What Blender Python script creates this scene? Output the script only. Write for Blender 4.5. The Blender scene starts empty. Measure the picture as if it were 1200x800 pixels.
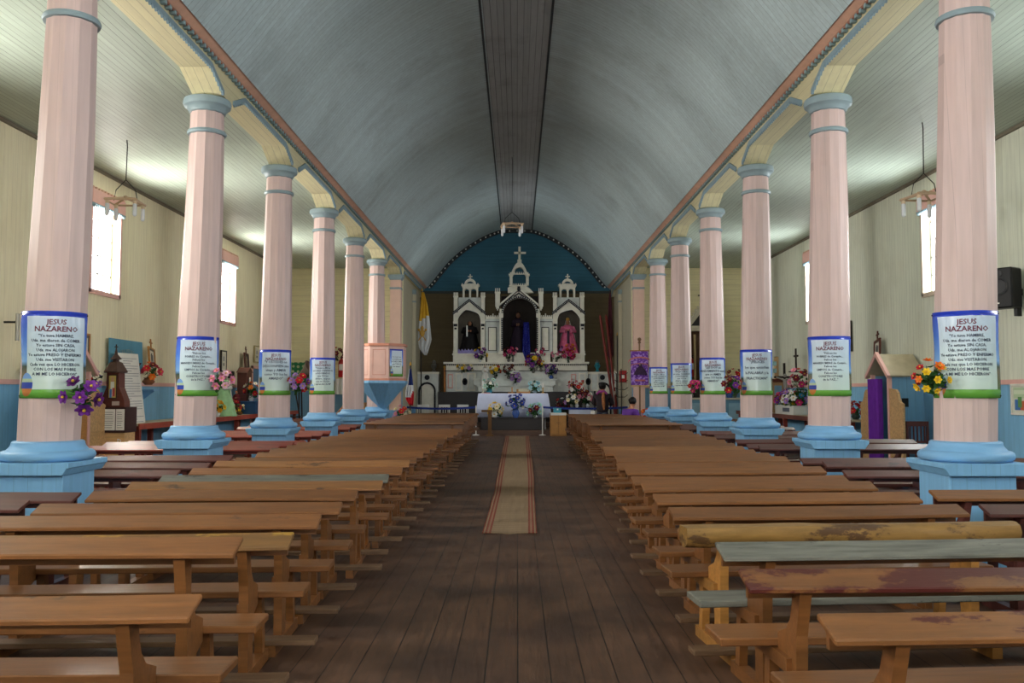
import bpy, bmesh, math, random
from mathutils import Vector, Matrix
random.seed(7)
R = math.radians
PI = math.pi
sc = bpy.context.scene
col = sc.collection
H = 1.48                     # eye height
F = 1040.0                   # focal length in pixels of the 1200 x 800 frame
PITCH, YAW = 0.0565, 6/1040.0

# ---------------------------------------------------------------- camera
cd = bpy.data.cameras.new('camera'); cam = bpy.data.objects.new('camera', cd); col.objects.link(cam)
cam.location = (0, 0, H); cam.rotation_euler = (PI/2+PITCH, 0, YAW)
cd.sensor_width = 36; cd.lens = F/1200*36; cd.clip_end = 200; cd.clip_start = .05
sc.camera = cam

def ray(px, py):
    u, v = (px-600)/F, (400-py)/F
    y = math.cos(PITCH) - v*math.sin(PITCH); z = v*math.cos(PITCH) + math.sin(PITCH)
    return Vector((u*math.cos(YAW)-y*math.sin(YAW), u*math.sin(YAW)+y*math.cos(YAW), z))
def atZ(px, py, Y):
    d = ray(px, py); return Vector((0, 0, H)) + d*(Y/d.y)
def atX(px, py, X):
    d = ray(px, py); return Vector((0, 0, H)) + d*(X/d.x)

# ---------------------------------------------------------------- materials
def lin(c):
    return tuple(((v/255)/12.92 if v/255 <= .04045 else ((v/255+.055)/1.055)**2.4) for v in c) + (1,)
class NT:
    def __init__(s, name):
        s.m = bpy.data.materials.new(name); s.m.use_nodes = True
        s.t = s.m.node_tree; s.b = s.t.nodes['Principled BSDF']
    def n(s, typ, **kw):
        nd = s.t.nodes.new(typ)
        for k, v in kw.items():
            if k.startswith('_'): setattr(nd, k[1:], v)
            else:
                key = int(k[1:]) if k[0] == 'i' and k[1:].isdigit() else k.replace('__', ' ')
                if hasattr(v, 'is_linked') : s.t.links.new(v, nd.inputs[key])
                else: nd.inputs[key].default_value = v
        return nd
    def math(s, op, a, b=0.0, c=None):
        nd = s.n('ShaderNodeMath', _operation=op, i0=a, i1=b)
        if c is not None: nd.inputs[2].default_value = c
        return nd.outputs[0]
    def mix(s, f, a, b, mode='MIX'):
        nd = s.t.nodes.new('ShaderNodeMix'); nd.data_type = 'RGBA'; nd.blend_type = mode
        for i, v in ((0, f), (6, a), (7, b)):
            if hasattr(v, 'is_linked'): s.t.links.new(v, nd.inputs[i])
            else: nd.inputs[i].default_value = v
        return nd.outputs[2]
    def out(s, color, rough=.6, bump=None, bd=.3, bdist=.01, spec=.3, metal=0.):
        s.t.links.new(color, s.b.inputs['Base Color']) if hasattr(color, 'is_linked') else setattr(s.b.inputs['Base Color'], 'default_value', color)
        if hasattr(rough, 'is_linked'): s.t.links.new(rough, s.b.inputs['Roughness'])
        else: s.b.inputs['Roughness'].default_value = rough
        s.b.inputs['Specular IOR Level'].default_value = spec
        s.b.inputs['Metallic'].default_value = metal
        if bump is not None:
            bn = s.n('ShaderNodeBump', Strength=bd, Distance=bdist, Height=bump)
            s.t.links.new(bn.outputs[0], s.b.inputs['Normal'])
        return s.m
def scale(c, k): return tuple(min(1, v*k) for v in c[:3]) + (1,)

_pm = {}
def plain(rgb, rough=.6, var=.12, sc_=6., spec=.3, metal=0.):
    key = (rgb, rough, var, sc_, metal)
    if key in _pm: return _pm[key]
    s = NT('paint'); c = lin(rgb)
    tc = s.n('ShaderNodeTexCoord').outputs['Object']
    no = s.n('ShaderNodeTexNoise', Vector=tc, Scale=sc_, Detail=4.).outputs[0]
    no = s.math('MULTIPLY_ADD', no, 2.0, -.5)
    m = s.out(s.mix(no, scale(c, 1-var), scale(c, 1+var)), rough, None, spec=spec, metal=metal)
    _pm[key] = m; return m

def boards(name, rgb, axis, width, line=.06, var=.08, rough=.6, dark=.35, grain='y', spec=.3, stain=0., stain_rgb=(60, 45, 35), bump=.4, extra=None, jagged=0.):
    s = NT(name); c = lin(rgb)
    tc = s.n('ShaderNodeTexCoord').outputs['Object']
    sp = s.n('ShaderNodeSeparateXYZ', Vector=tc)
    ax = 'XYZ'.index(axis.upper())
    q = s.math('DIVIDE', sp.outputs[ax], width)
    fr = s.math('FRACT', q); idn = s.math('FLOOR', q)
    wn = s.n('ShaderNodeTexWhiteNoise', _noise_dimensions='1D', W=idn)
    base = s.mix(wn.outputs[0], scale(c, 1-var), scale(c, 1+var))
    sv = [9., 9., 9.]; sv['xyz'.index(grain)] = .7
    mp = s.n('ShaderNodeMapping', Vector=tc, Scale=sv)
    g = s.n('ShaderNodeTexNoise', Vector=mp.outputs[0], Scale=2., Detail=5.).outputs[0]
    base = s.mix(s.math('MULTIPLY_ADD', g, 1.6, -.4), scale((.72,)*3, 1), scale((1.,)*3, 1)) if False else s.mix(.5, base, s.mix(g, scale(c, .6), scale(c, 1.35)))
    if stain:
        big = s.n('ShaderNodeTexNoise', Vector=tc, Scale=.9, Detail=6., Roughness=.65).outputs[0]
        k = s.math('MULTIPLY', s.math('SMOOTH_MIN', s.math('MAXIMUM', s.math('MULTIPLY_ADD', big, 5., -2.6), 0.), 1.), stain)
        base = s.mix(k, base, lin(stain_rgb))
    ln = s.math('LESS_THAN', fr, line)
    wv = s.n('ShaderNodeTexWhiteNoise', _noise_dimensions='1D', W=s.math('ADD', idn, 31.7)).outputs[0]
    lk = s.math('MULTIPLY', ln, s.math('MULTIPLY_ADD', wv, .55, .45))
    base = s.mix(s.math('MULTIPLY', lk, 1-dark), base, scale(c, .05))
    return s.out(base, rough, s.math('SUBTRACT', 1., ln), bump, .004, spec)

def wood(name, rgb, patch=None, thr=.6, psc=1.6, rough=.5, spec=.4, var=.32, stretch=(1., 5., 5.)):
    s = NT(name); c = lin(rgb)
    tc = s.n('ShaderNodeTexCoord').outputs['Object']
    rnd = s.n('ShaderNodeObjectInfo').outputs['Random']
    w = s.math('MULTIPLY', rnd, 40.)
    mp = s.n('ShaderNodeMapping', Vector=tc, Scale=(stretch[0]*1.2, stretch[1]*2, stretch[2]*2))
    g = s.n('ShaderNodeTexNoise', _noise_dimensions='4D', Vector=mp.outputs[0], W=w, Scale=3., Detail=6., Roughness=.6).outputs[0]
    base = s.mix(s.math('MULTIPLY_ADD', g, 2., -.5), scale(c, 1-var), scale(c, 1+var))
    tint = s.math('MULTIPLY_ADD', rnd, .3, .85)
    base = s.mix(1., base, s.n('ShaderNodeCombineColor', Red=tint, Green=tint, Blue=tint).outputs[0], 'MULTIPLY')
    if patch:
        mp2 = s.n('ShaderNodeMapping', Vector=tc, Scale=(1., 2.2, 2.2))
        p = s.n('ShaderNodeTexNoise', _noise_dimensions='4D', Vector=mp2.outputs[0], W=w, Scale=psc, Detail=8., Roughness=.7).outputs[0]
        k = s.math('MINIMUM', s.math('MAXIMUM', s.math('MULTIPLY', s.math('SUBTRACT', p, thr), 25.), 0.), 1.)
        base = s.mix(k, base, lin(patch))
    return s.out(base, rough, g, .25, .004, spec)

PEW = wood('pew_wood', (117, 74, 38), (66, 42, 30), .64, 1.3, .36, .5)
KNEEL = wood('kneeler_wood', (104, 78, 56), None, rough=.5)
PEWR = wood('pew_wood_worn', (118, 74, 38), (74, 22, 17), .475, 2.6, .36, .5)
PEWS = wood('pew_wood_chipped', (118, 75, 38), (76, 24, 17), .57, 3.2, .36, .5)
PEWY = wood('pew_wood_yellow', (124, 88, 48), (156, 118, 48), .52, 2.2, .45, .4)
PEWO = wood('pew_wood_dark_stained', (134, 90, 50), (56, 38, 30), .58, 1.5, .36, .5)
GREY = wood('weathered_wood', (104, 103, 94), (62, 58, 52), .57, 3., .6, .3, .5)
LOG = wood('split_log_wood', (128, 96, 50), (84, 58, 34), .55, 2., .5, .3)
DARKP = wood('dark_red_bench_wood', (84, 44, 38), (52, 28, 26), .58, 2., .35, .5)
REDP = wood('red_bench_wood', (128, 50, 36), (84, 36, 30), .6, 2., .35, .5)
MAHOG = wood('brown_shrine_wood', (92, 44, 34), None, rough=.4)
PINE = wood('pine_wood', (206, 164, 112), None, rough=.5)
OAK = wood('honey_wood', (170, 118, 58), None, rough=.45)
DKWOOD = wood('black_brown_wood', (30, 21, 19), None, rough=.4)

FLOOR = None
def floor_mat():
    s = NT('floor_planks'); c = lin((92, 66, 50))
    tc = s.n('ShaderNodeTexCoord').outputs['Object']
    sp = s.n('ShaderNodeSeparateXYZ', Vector=tc)
    q = s.math('DIVIDE', sp.outputs[0], .172); fr = s.math('FRACT', q); idn = s.math('FLOOR', q)
    wn = s.n('ShaderNodeTexWhiteNoise', _noise_dimensions='1D', W=idn).outputs[0]
    base = s.mix(wn, scale(c, .78), scale(c, 1.2))
    mp = s.n('ShaderNodeMapping', Vector=tc, Scale=(14., .9, 1.))
    g = s.n('ShaderNodeTexNoise', Vector=mp.outputs[0], Scale=2., Detail=6., Roughness=.65).outputs[0]
    base = s.mix(.6, base, s.mix(s.math('MULTIPLY_ADD', g, 2.4, -.7), scale(c, .4), scale(c, 1.6)))
    big = s.n('ShaderNodeTexNoise', Vector=tc, Scale=1.4, Detail=5.).outputs[0]
    base = s.mix(s.math('MINIMUM', s.math('MAXIMUM', s.math('MULTIPLY_ADD', big, 4., -1.7), 0.), .8), base, lin((62, 44, 36)))
    ln = s.math('LESS_THAN', fr, .035)
    base = s.mix(ln, base, (.008, .006, .005, 1))
    return s.out(base, s.math('MULTIPLY_ADD', g, .3, .36), s.math('SUBTRACT', g, s.math('MULTIPLY', ln, 2.)), .25, .006, .28)
FLOOR = floor_mat()
VAULT = boards('vault_boards', (184, 200, 203), 'y', .105, .07, .10, .5, .45, 'x', .35, .28, (96, 96, 92))
VAULTC = boards('vault_crown_boards', (172, 176, 178), 'x', .115, .09, .12, .5, .2, 'y', .3, .4, (110, 98, 94))
SIDEC = boards('aisle_ceiling_boards', (184, 196, 182), 'x', .085, .10, .06, .5, .4, 'y', .3, .25, (150, 160, 150))
WALLC = boards('wall_boards_cream', (246, 231, 196), 'y', .12, .035, .035, .6, .55, 'z', .25, .25, (206, 188, 146))
WALLG = boards('wall_boards_pale', (220, 222, 204), 'y', .12, .05, .05, .6, .5, 'z', .25, .3, (180, 174, 146))
DADO = boards('dado_boards_blue', (126, 180, 216), 'y', .14, .035, .06, .55, .5, 'z', .3, .2, (130, 150, 160))
ENDW = boards('end_wall_boards', (244, 232, 186), 'z', .17, .03, .04, .6, .5, 'x', .25, .25, (190, 172, 112))
ENDD = boards('end_dado_boards', (120, 166, 196), 'x', .14, .035, .06, .55, .5, 'z', .3)
BACKL = boards('chancel_wall_boards', (112, 98, 72), 'z', .2, .03, .05, .65, .5, 'x', .2, .4, (74, 64, 46))
TYMP = boards('tympanum_boards', (56, 108, 130), 'z', .14, .05, .06, .6, .4, 'x', .25, .4, (48, 92, 112))
SHAFT = boards('column_paint', (208, 182, 177), 'x', .11, .03, .02, .45, .8, 'z', .35, .12, (200, 150, 124), bump=.1)
BLUEB = plain((124, 174, 216), .5, .06)
CAPB = plain((140, 158, 164), .5, .08)
PLINB = boards('plinth_boards', (126, 178, 218), 'x', .12, .03, .03, .5, .6, 'z', .3)
CREAM = boards('soffit_boards', (232, 220, 178), 'x', .11, .05, .03, .5, .5, 'y', .3)
SPAND = boards('spandrel_boards', (206, 196, 158), 'z', .3, .02, .03, .55, .5, 'y', .3, .2, (176, 170, 130))
CORN = plain((218, 172, 148), .5, .1)
PINK = plain((226, 176, 166), .5, .06)
DKTRIM = plain((34, 40, 44), .5, .1)
TRIMB = plain((128, 150, 160), .5, .1)
WHITE = plain((232, 230, 224), .5, .05)
IVORY = plain((206, 198, 176), .5, .08)
BLACK = plain((18, 18, 20), .45, .1)
IRON = plain((40, 38, 38), .4, .1, metal=.6)
GOLDC = plain((196, 150, 64), .4, .1)
REDX = plain((186, 24, 30), .3, .05, spec=.5)
SKIN = plain((176, 122, 92), .5, .05)
HAIR = plain((20, 16, 15), .45, .15)
LEAF = plain((52, 96, 44), .55, .3, 20)
LEAFD = plain((34, 66, 36), .55, .3, 20)
BRASS = plain((150, 118, 92), .35, .15, metal=.7)
GLASSM = None
def glass():
    s = NT('window_glass'); t = s.t
    tr = t.nodes.new('ShaderNodeBsdfTransparent'); gl = t.nodes.new('ShaderNodeBsdfGlossy'); gl.inputs['Roughness'].default_value = .05
    mx = t.nodes.new('ShaderNodeMixShader'); mx.inputs[0].default_value = .06
    t.links.new(tr.outputs[0], mx.inputs[1]); t.links.new(gl.outputs[0], mx.inputs[2])
    t.links.new(mx.outputs[0], t.nodes['Material Output'].inputs[0]); return s.m
GLASSM = glass()
def print_mat(name, layers, base):
    """flat printed sheet: layers = (u0,u1,v0,v1,rgb) rectangles over a base in UV"""
    s = NT(name); uv = s.n('ShaderNodeUVMap').outputs[0]; sp = s.n('ShaderNodeSeparateXYZ', Vector=uv)
    U, V = sp.outputs[0], sp.outputs[1]
    c = lin(base)
    no = s.n('ShaderNodeTexNoise', Vector=uv, Scale=7., Detail=4.).outputs[0]
    c = s.mix(no, scale(c, .85), scale(c, 1.15))
    for u0, u1, v0, v1, rgb in layers:
        k = s.math('MULTIPLY', s.math('MULTIPLY', s.math('GREATER_THAN', U, u0), s.math('LESS_THAN', U, u1)), s.math('MULTIPLY', s.math('GREATER_THAN', V, v0), s.math('LESS_THAN', V, v1)))
        c = s.mix(k, c, lin(rgb))
    return s.out(c, .4, spec=.4)
def banner_mat():
    s = NT('banner_print'); uv = s.n('ShaderNodeUVMap').outputs[0]; sp = s.n('ShaderNodeSeparateXYZ', Vector=uv)
    U, V = sp.outputs[0], sp.outputs[1]
    no = s.n('ShaderNodeTexNoise', Vector=uv, Scale=5., Detail=4.).outputs[0]
    rp = s.n('ShaderNodeValToRGB', Fac=s.math('ADD', V, s.math('MULTIPLY_ADD', no, .08, -.04)))
    cr = rp.color_ramp; cr.interpolation = 'LINEAR'
    cr.elements[0].position = 0; cr.elements[0].color = lin((96, 160, 60)); cr.elements[1].position = 1; cr.elements[1].color = lin((44, 70, 190))
    for p, c in ((.09, (110, 172, 70)), (.11, (90, 110, 60)), (.28, (110, 100, 80)), (.36, (60, 80, 70)), (.42, (120, 170, 225)), (.7, (70, 120, 215)), (.94, (60, 90, 205)), (.96, (36, 52, 170))):
        e = cr.elements.new(p); e.color = lin(c)
    c = rp.outputs[0]
    du = s.math('ABSOLUTE', s.math('SUBTRACT', U, .535)); dv = s.math('ABSOLUTE', s.math('SUBTRACT', V, .52))
    k = s.math('MULTIPLY', s.math('LESS_THAN', du, .375), s.math('LESS_THAN', dv, .42))
    pan = s.mix(V, lin((206, 226, 214)), lin((202, 218, 236)))
    c = s.mix(s.math('MULTIPLY', k, .93), c, pan)
    # oval emblem at the lower left: sky, blue band, orange foot
    eu = s.math('DIVIDE', s.math('SUBTRACT', U, .16), .10); ev = s.math('DIVIDE', s.math('SUBTRACT', V, .155), .135)
    rr = s.math('ADD', s.math('MULTIPLY', eu, eu), s.math('MULTIPLY', ev, ev))
    er = s.n('ShaderNodeValToRGB', Fac=s.math('MULTIPLY_ADD', ev, .5, .5)); er.color_ramp.interpolation = 'CONSTANT'
    e = er.color_ramp.elements; e[0].position = 0; e[0].color = lin((190, 120, 60)); e[1].position = .33; e[1].color = lin((50, 70, 160))
    x = er.color_ramp.elements.new(.6); x.color = lin((170, 190, 160)); x = er.color_ramp.elements.new(.75); x.color = lin((120, 160, 215))
    c = s.mix(s.math('LESS_THAN', rr, 1.), c, er.outputs[0])
    return s.out(c, .25, spec=.5)
BANNER = banner_mat()
INK = plain((54, 62, 84), .5, .05); INKR = plain((112, 40, 64), .5, .05)

# ---------------------------------------------------------------- mesh helpers
class MB:
    def __init__(s): s.bm = bmesh.new()
    def _mi(s, n0, mi):
        s.bm.faces.ensure_lookup_table()
        for f in s.bm.faces[n0:]: f.material_index = mi
    def hexa(s, pts, mi=0):
        n0 = len(s.bm.faces); v = [s.bm.verts.new(p) for p in pts]
        for f in ((0, 3, 2, 1), (4, 5, 6, 7), (0, 1, 5, 4), (1, 2, 6, 5), (2, 3, 7, 6), (3, 0, 4, 7)): s.bm.faces.new([v[i] for i in f])
        s._mi(n0, mi); return s
    def box(s, x0, x1, y0, y1, z0, z1, mi=0):
        return s.hexa([(x0, y0, z0), (x1, y0, z0), (x1, y1, z0), (x0, y1, z0), (x0, y0, z1), (x1, y0, z1), (x1, y1, z1), (x0, y1, z1)], mi)
    def prism(s, poly, axis, a, b, mi=0):
        """poly of 2D points extruded along axis from a to b; axis y -> (x,z), x -> (y,z), z -> (x,y)"""
        def P(p, t): return {'y': (p[0], t, p[1]), 'x': (t, p[0], p[1]), 'z': (p[0], p[1], t)}[axis]
        n0 = len(s.bm.faces)
        A = [s.bm.verts.new(P(p, a)) for p in poly]; B = [s.bm.verts.new(P(p, b)) for p in poly]
        n = len(poly)
        s.bm.faces.new(A); s.bm.faces.new(B[::-1])
        for i in range(n): s.bm.faces.new((A[i], B[i], B[(i+1) % n], A[(i+1) % n]))
        s._mi(n0, mi); return s
    def strip(s, outer, inner, axis, a, b, mi=0):
        """closed band between two equal-length open polylines, extruded"""
        for i in range(len(outer)-1): s.prism([outer[i], outer[i+1], inner[i+1], inner[i]], axis, a, b, mi)
        return s
    def tube(s, pts, r, n=8, mi=0, caps=True):
        n0 = len(s.bm.faces); pts = [Vector(p) for p in pts]
        rs = r if isinstance(r, (list, tuple)) else [r]*len(pts)
        rings = []
        for i, p in enumerate(pts):
            d = (pts[min(i+1, len(pts)-1)] - pts[max(i-1, 0)]).normalized()
            u = d.cross(Vector((0, 0, 1))) if abs(d.z) < .95 else d.cross(Vector((1, 0, 0)))
            u.normalize(); w = d.cross(u)
            rings.append([s.bm.verts.new(p + (u*math.cos(2*PI*k/n) + w*math.sin(2*PI*k/n))*rs[i]) for k in range(n)])
        for a, b in zip(rings, rings[1:]):
            for k in range(n): s.bm.faces.new((a[k], a[(k+1) % n], b[(k+1) % n], b[k]))
        if caps:
            s.bm.faces.new(rings[0][::-1]); s.bm.faces.new(rings[-1])
        s._mi(n0, mi); return s
    def lathe(s, prof, n=24, c=(0, 0, 0), mi=0, sx=1., sy=1., ph=0., wob=None):
        n0 = len(s.bm.faces); c = Vector(c); rings = []
        for j, (r, z) in enumerate(prof):
            ring = []
            for k in range(n):
                a = 2*PI*k/n + ph; rr = max(r, 1e-4)
                if wob: rr *= 1 + wob(a, j/(len(prof)-1))
                ring.append(s.bm.verts.new(c + Vector((rr*math.cos(a)*sx, rr*math.sin(a)*sy, z))))
            rings.append(ring)
        for a, b in zip(rings, rings[1:]):
            for k in range(n): s.bm.faces.new((a[k], a[(k+1) % n], b[(k+1) % n], b[k]))
        s.bm.faces.new(rings[0][::-1]); s.bm.faces.new(rings[-1])
        s._mi(n0, mi); return s
    def ball(s, c, r, sx=1, sy=1, sz=1, seg=10, mi=0):
        n0 = len(s.bm.faces)
        m = Matrix.Translation(c) @ Matrix.Diagonal((sx*r, sy*r, sz*r, 1))
        bmesh.ops.create_uvsphere(s.bm, u_segments=seg, v_segments=max(5, seg*2//3), radius=1, matrix=m)
        s._mi(n0, mi); return s
    def xf(s, M):
        bmesh.ops.transform(s.bm, matrix=M, verts=s.bm.verts); return s
    def fn(s, f):
        for v in s.bm.verts: v.co = Vector(f(v.co))
        return s
    def build(s, name, mats, parent=None, base=None, smooth=False, local=False, bevel=0.):
        me = bpy.data.meshes.new(name)
        if not local:
            b = None
            if parent is not None:
                r = parent
                while r.parent: r = r.parent
                b = Vector(r.location)
            elif base is not None: b = Vector(base)
            if b is not None: bmesh.ops.translate(s.bm, verts=s.bm.verts, vec=-b)
        bmesh.ops.recalc_face_normals(s.bm, faces=s.bm.faces)
        s.bm.to_mesh(me); s.bm.free()
        for m in (mats if isinstance(mats, (list, tuple)) else [mats]): me.materials.append(m)
        if smooth: me.polygons.foreach_set('use_smooth', [True]*len(me.polygons))
        o = bpy.data.objects.new(name, me); col.objects.link(o)
        if parent is not None: o.parent = parent
        elif base is not None: o.location = base
        if smooth:
            try: me.set_sharp_from_angle(angle=R(40))
            except Exception: pass
        if bevel:
            bv = o.modifiers.new('bevel', 'BEVEL'); bv.width = bevel; bv.segments = 1; bv.limit_method = 'ANGLE'
        return o

def tag(o, label, cat, group=None, kind='thing'):
    o['label'] = label; o['category'] = cat
    if group: o['group'] = group
    if kind: o['kind'] = kind
    return o
def thing(name, label, cat, loc, group=None, rz=0., kind='thing'):
    o = bpy.data.objects.new(name, None); col.objects.link(o); o.location = loc; o.rotation_euler = (0, 0, rz)
    o.empty_display_size = .1
    return tag(o, label, cat, group, kind)
def struct(o): o['kind'] = 'structure'; return o
def copy_part(o, parent, M):
    c = o.copy(); col.objects.link(c); c.parent = parent; c.matrix_local = M; return c
def text_mesh(lines, mat_of, name, parent, fn, bold=False):
    """lines: (string, u centre, v baseline, size, material index); fn maps (u,v,0) to local coordinates"""
    vs, fs, mi = [], [], []
    for st, u, v, size, m in lines:
        cu = bpy.data.curves.new('t', 'FONT'); cu.body = st; cu.size = size; cu.align_x = 'CENTER'; cu.resolution_u = 1
        if bold: cu.offset = size*.02
        ob = bpy.data.objects.new('t', cu)
        me = bpy.data.meshes.new_from_object(ob)
        n = len(vs)
        for vv in me.vertices: vs.append(fn(vv.co.x+u, vv.co.y+v))
        for p in me.polygons: fs.append([n+i for i in p.vertices]); mi.append(m)
        bpy.data.meshes.remove(me); bpy.data.objects.remove(ob); bpy.data.curves.remove(cu)
    me = bpy.data.meshes.new(name); me.from_pydata(vs, [], fs)
    for m in mat_of: me.materials.append(m)
    me.polygons.foreach_set('material_index', mi); me.update()
    o = bpy.data.objects.new(name, me); col.objects.link(o); o.parent = parent
    return o
ORD = ['first', 'second', 'third', 'fourth', 'fifth', 'sixth', 'seventh', 'eighth', 'ninth', 'tenth', 'eleventh', 'twelfth', 'thirteenth', 'fourteenth', 'fifteenth', 'sixteenth', 'seventeenth', 'eighteenth', 'nineteenth', 'twentieth']
ORD += ['twenty-'+o for o in ORD[:9]] + ['thirtieth'] + ['thirty-'+o for o in ORD[:9]]

# ================================================================ THE SETTING
XW = 7.55; YR = -5.0; YE = 28.65; YB = 35.2; ZC = H+4.0
Z0, DZ = 7.78, 3.476
COLY = [Z0+DZ*k for k in range(7)]
struct(MB().box(-XW-.3, XW+.3, YR-.3, YB+.3, -.1, 0).build('floor', FLOOR))
struct(MB().box(-3.85, 3.85, 30.35, YB, 0, .17).box(-3.85, 3.85, 33.2, YB, .17, .34).build('trim_1', wood('platform_wood', (86, 62, 48))))

WINS = {-1: [-3.9, 2.3, 9.2, 16.1, 23.0], 1: [-3.9, 2.45, 9.15, 15.85, 22.5]}; WW = 1.10; WZ0, WZ1 = H+1.82, H+3.47
def side_wall(name, s, m):
    b = MB()
    T = .22
    xa, xb = (XW, XW+T) if s > 0 else (-XW-T, -XW)
    edges = [YR] + [e for w in WINS[s] for e in (w-WW/2, w+WW/2)] + [YE+.2]
    b.box(xa, xb, YR, YE+.2, 0, 1.60, 1)
    b.box(xa, xb, YR, YE+.2, 1.60, WZ0)
    b.box(xa, xb, YR, YE+.2, WZ1, ZC+.2)
    for i in range(0, len(edges), 2): b.box(xa, xb, edges[i], edges[i+1], WZ0, WZ1)
    struct(b.build(name, [m, DADO]))
side_wall('wall_left', -1, WALLC); side_wall('wall_right', 1, WALLG)
for i, s in enumerate((-1, 1)):
    x = s*(XW-.02)
    struct(MB().box(min(x, s*XW), max(x, s*XW), YR, YE, 1.59, 1.665).build('trim_%d' % (2+i), PINK))
    struct(MB().box(min(s*(XW-.03), s*XW), max(s*(XW-.03), s*XW), YR, YE, 0, .12).build('baseboard_'+('left' if s < 0 else 'right'), BLUEB))
    # cornice line where wall meets ceiling
    struct(MB().box(min(s*(XW-.05), s*XW), max(s*(XW-.05), s*XW), YR, YE, ZC-.05, ZC).build('trim_%d' % (4+i), plain((120, 112, 96), .6, .15)))
# end walls of the aisles, with a blue door in each
for s, nm in ((-1, 'left'), (1, 'right')):
    a, b = sorted((s*3.72, s*XW))
    w = MB().box(a, b, YE, YE+.2, 1.62, ZC+.2).box(a, b, YE, YE+.2, 0, 1.62, 1)
    struct(w.build('wall_end_'+nm, [ENDW, ENDD]))
    struct(MB().box(a, b, YE-.02, YE, 1.60, 1.665).build('trim_%d' % (6 if s < 0 else 7), PINK))
    # side walls of the chancel
    a, b = sorted((s*3.86, s*4.05))
    struct(MB().box(a, b, YE+.2, 28.95, 0, ZC+.4).box(a, b, 29.65, YB, 0, ZC+.4).box(a, b, 28.95, 29.65, 0, H+1.6).box(a, b, 28.95, 29.65, H+3.4, ZC+.4).build('wall_chancel_'+nm, boards('chancel_side_boards', (190, 182, 158), 'y', .14, .04, .04, .6, .5, 'z')))
# back wall: tympanum blue above, boards below, dark arched moulding with studs
struct(MB().box(-4.1, 4.1, YB, YB+.2, 0, H+3.97).box(-4.1, 4.1, YB, YB+.2, H+3.97, H+7, 1).build('wall_back', [BACKL, TYMP]))
PROF = [(3.565, 4.145), (3.35, 4.40), (3.08, 4.75), (2.78, 5.11), (2.45, 5.43), (2.09, 5.72), (1.70, 5.98), (1.28, 6.21), (.92, 6.36), (.58, 6.45), (0, 6.47)]
def crv(n):
    # smooth resample (Catmull-Rom) of the half profile, mirrored
    P = [Vector(p) for p in PROF]; P = [P[0]*2-P[1]] + P + [Vector((-P[-2].x, P[-2].y))]
    out = []
    for i in range(1, len(P)-2):
        for k in range(n):
            t = k/n; a, b, c, d = P[i-1:i+3]
            out.append(.5*((2*b)+(c-a)*t+(2*a-5*b+4*c-d)*t*t+(3*b-a-3*c+d)*t**3))
    out.append(P[-2])
    left = [Vector((-p.x, p.y)) for p in out]
    return left + out[::-1][1:]
C = crv(4)
b = MB()
outer = [Vector((p.x*1.03, p.y+.15)) for p in C]
for i in range(len(C)-1):
    mid = (C[i].x+C[i+1].x)/2
    b.prism([(C[i].x, C[i].y+H), (C[i+1].x, C[i+1].y+H), (outer[i+1].x, outer[i+1].y+H), (outer[i].x, outer[i].y+H)], 'y', YR-.2, YB+.1, 1 if abs(mid) < .6 else 0)
vault = struct(b.build('ceiling', [VAULT, VAULTC], smooth=True))
vault.data.set_sharp_from_angle(angle=R(30))
for i, x in enumerate((-.62, .6)):
    struct(MB().box(x-.02, x+.02, YR, YB, H+6.435, H+6.455).build('trim_%d' % (8+i), plain((60, 66, 70), .6, .2)))
inn = [Vector((p.x*.955, 4.0+(p.y-4.0)*.945)) for p in C]
b = MB()
for i in range(len(C)-1):
    b.prism([(C[i].x, C[i].y+H), (C[i+1].x, C[i+1].y+H), (inn[i+1].x, inn[i+1].y+H), (inn[i].x, inn[i].y+H)], 'y', YB-.1, YB-.01)
for i in range(0, len(C), 2):
    p = (C[i]+inn[i])/2; b.ball((p.x, YB-.1, p.y+H), .035, mi=1, seg=6)
struct(b.build('trim_10', [DKTRIM, WHITE]))
struct(MB().box(-3.8, 3.8, YB-.04, YB, H+3.9, H+4.0).build('trim_11', plain((60, 66, 62), .6, .1)))
# aisle ceilings
for s, nm in ((-1, 'left'), (1, 'right')):
    a, b_ = sorted((s*3.75, s*(XW+.2)))
    struct(MB().box(a, b_, YR-.2, YE+.2, ZC, ZC+.1).build('ceiling_'+nm, SIDEC))
# rear wall behind the camera, doorway and upper windows added for fill light
b = MB(); 
b.box(-XW-.2, -.7, YR-.25, YR, 0, 3.4).box(.7, XW+.2, YR-.25, YR, 0, 3.4).box(-.7, .7, YR-.25, YR, 2.4, 3.4).box(-XW-.2, -2.6, YR-.25, YR, 3.4, H+7).box(2.6, XW+.2, YR-.25, YR, 3.4, H+7)
b.box(-2.6, 2.6, YR-.25, YR, 5.6, H+7).box(-.3, .3, YR-.25, YR, 3.4, 5.6).box(-2.6, -2.3, YR-.25, YR, 3.4, 5.6).box(2.3, 2.6, YR-.25, YR, 3.4, 5.6).box(-2.3, -.3, YR-.25, YR, 3.4, 3.7).box(.3, 2.3, YR-.25, YR, 3.4, 3.7)
struct(b.build('wall_rear', WALLC))

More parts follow.
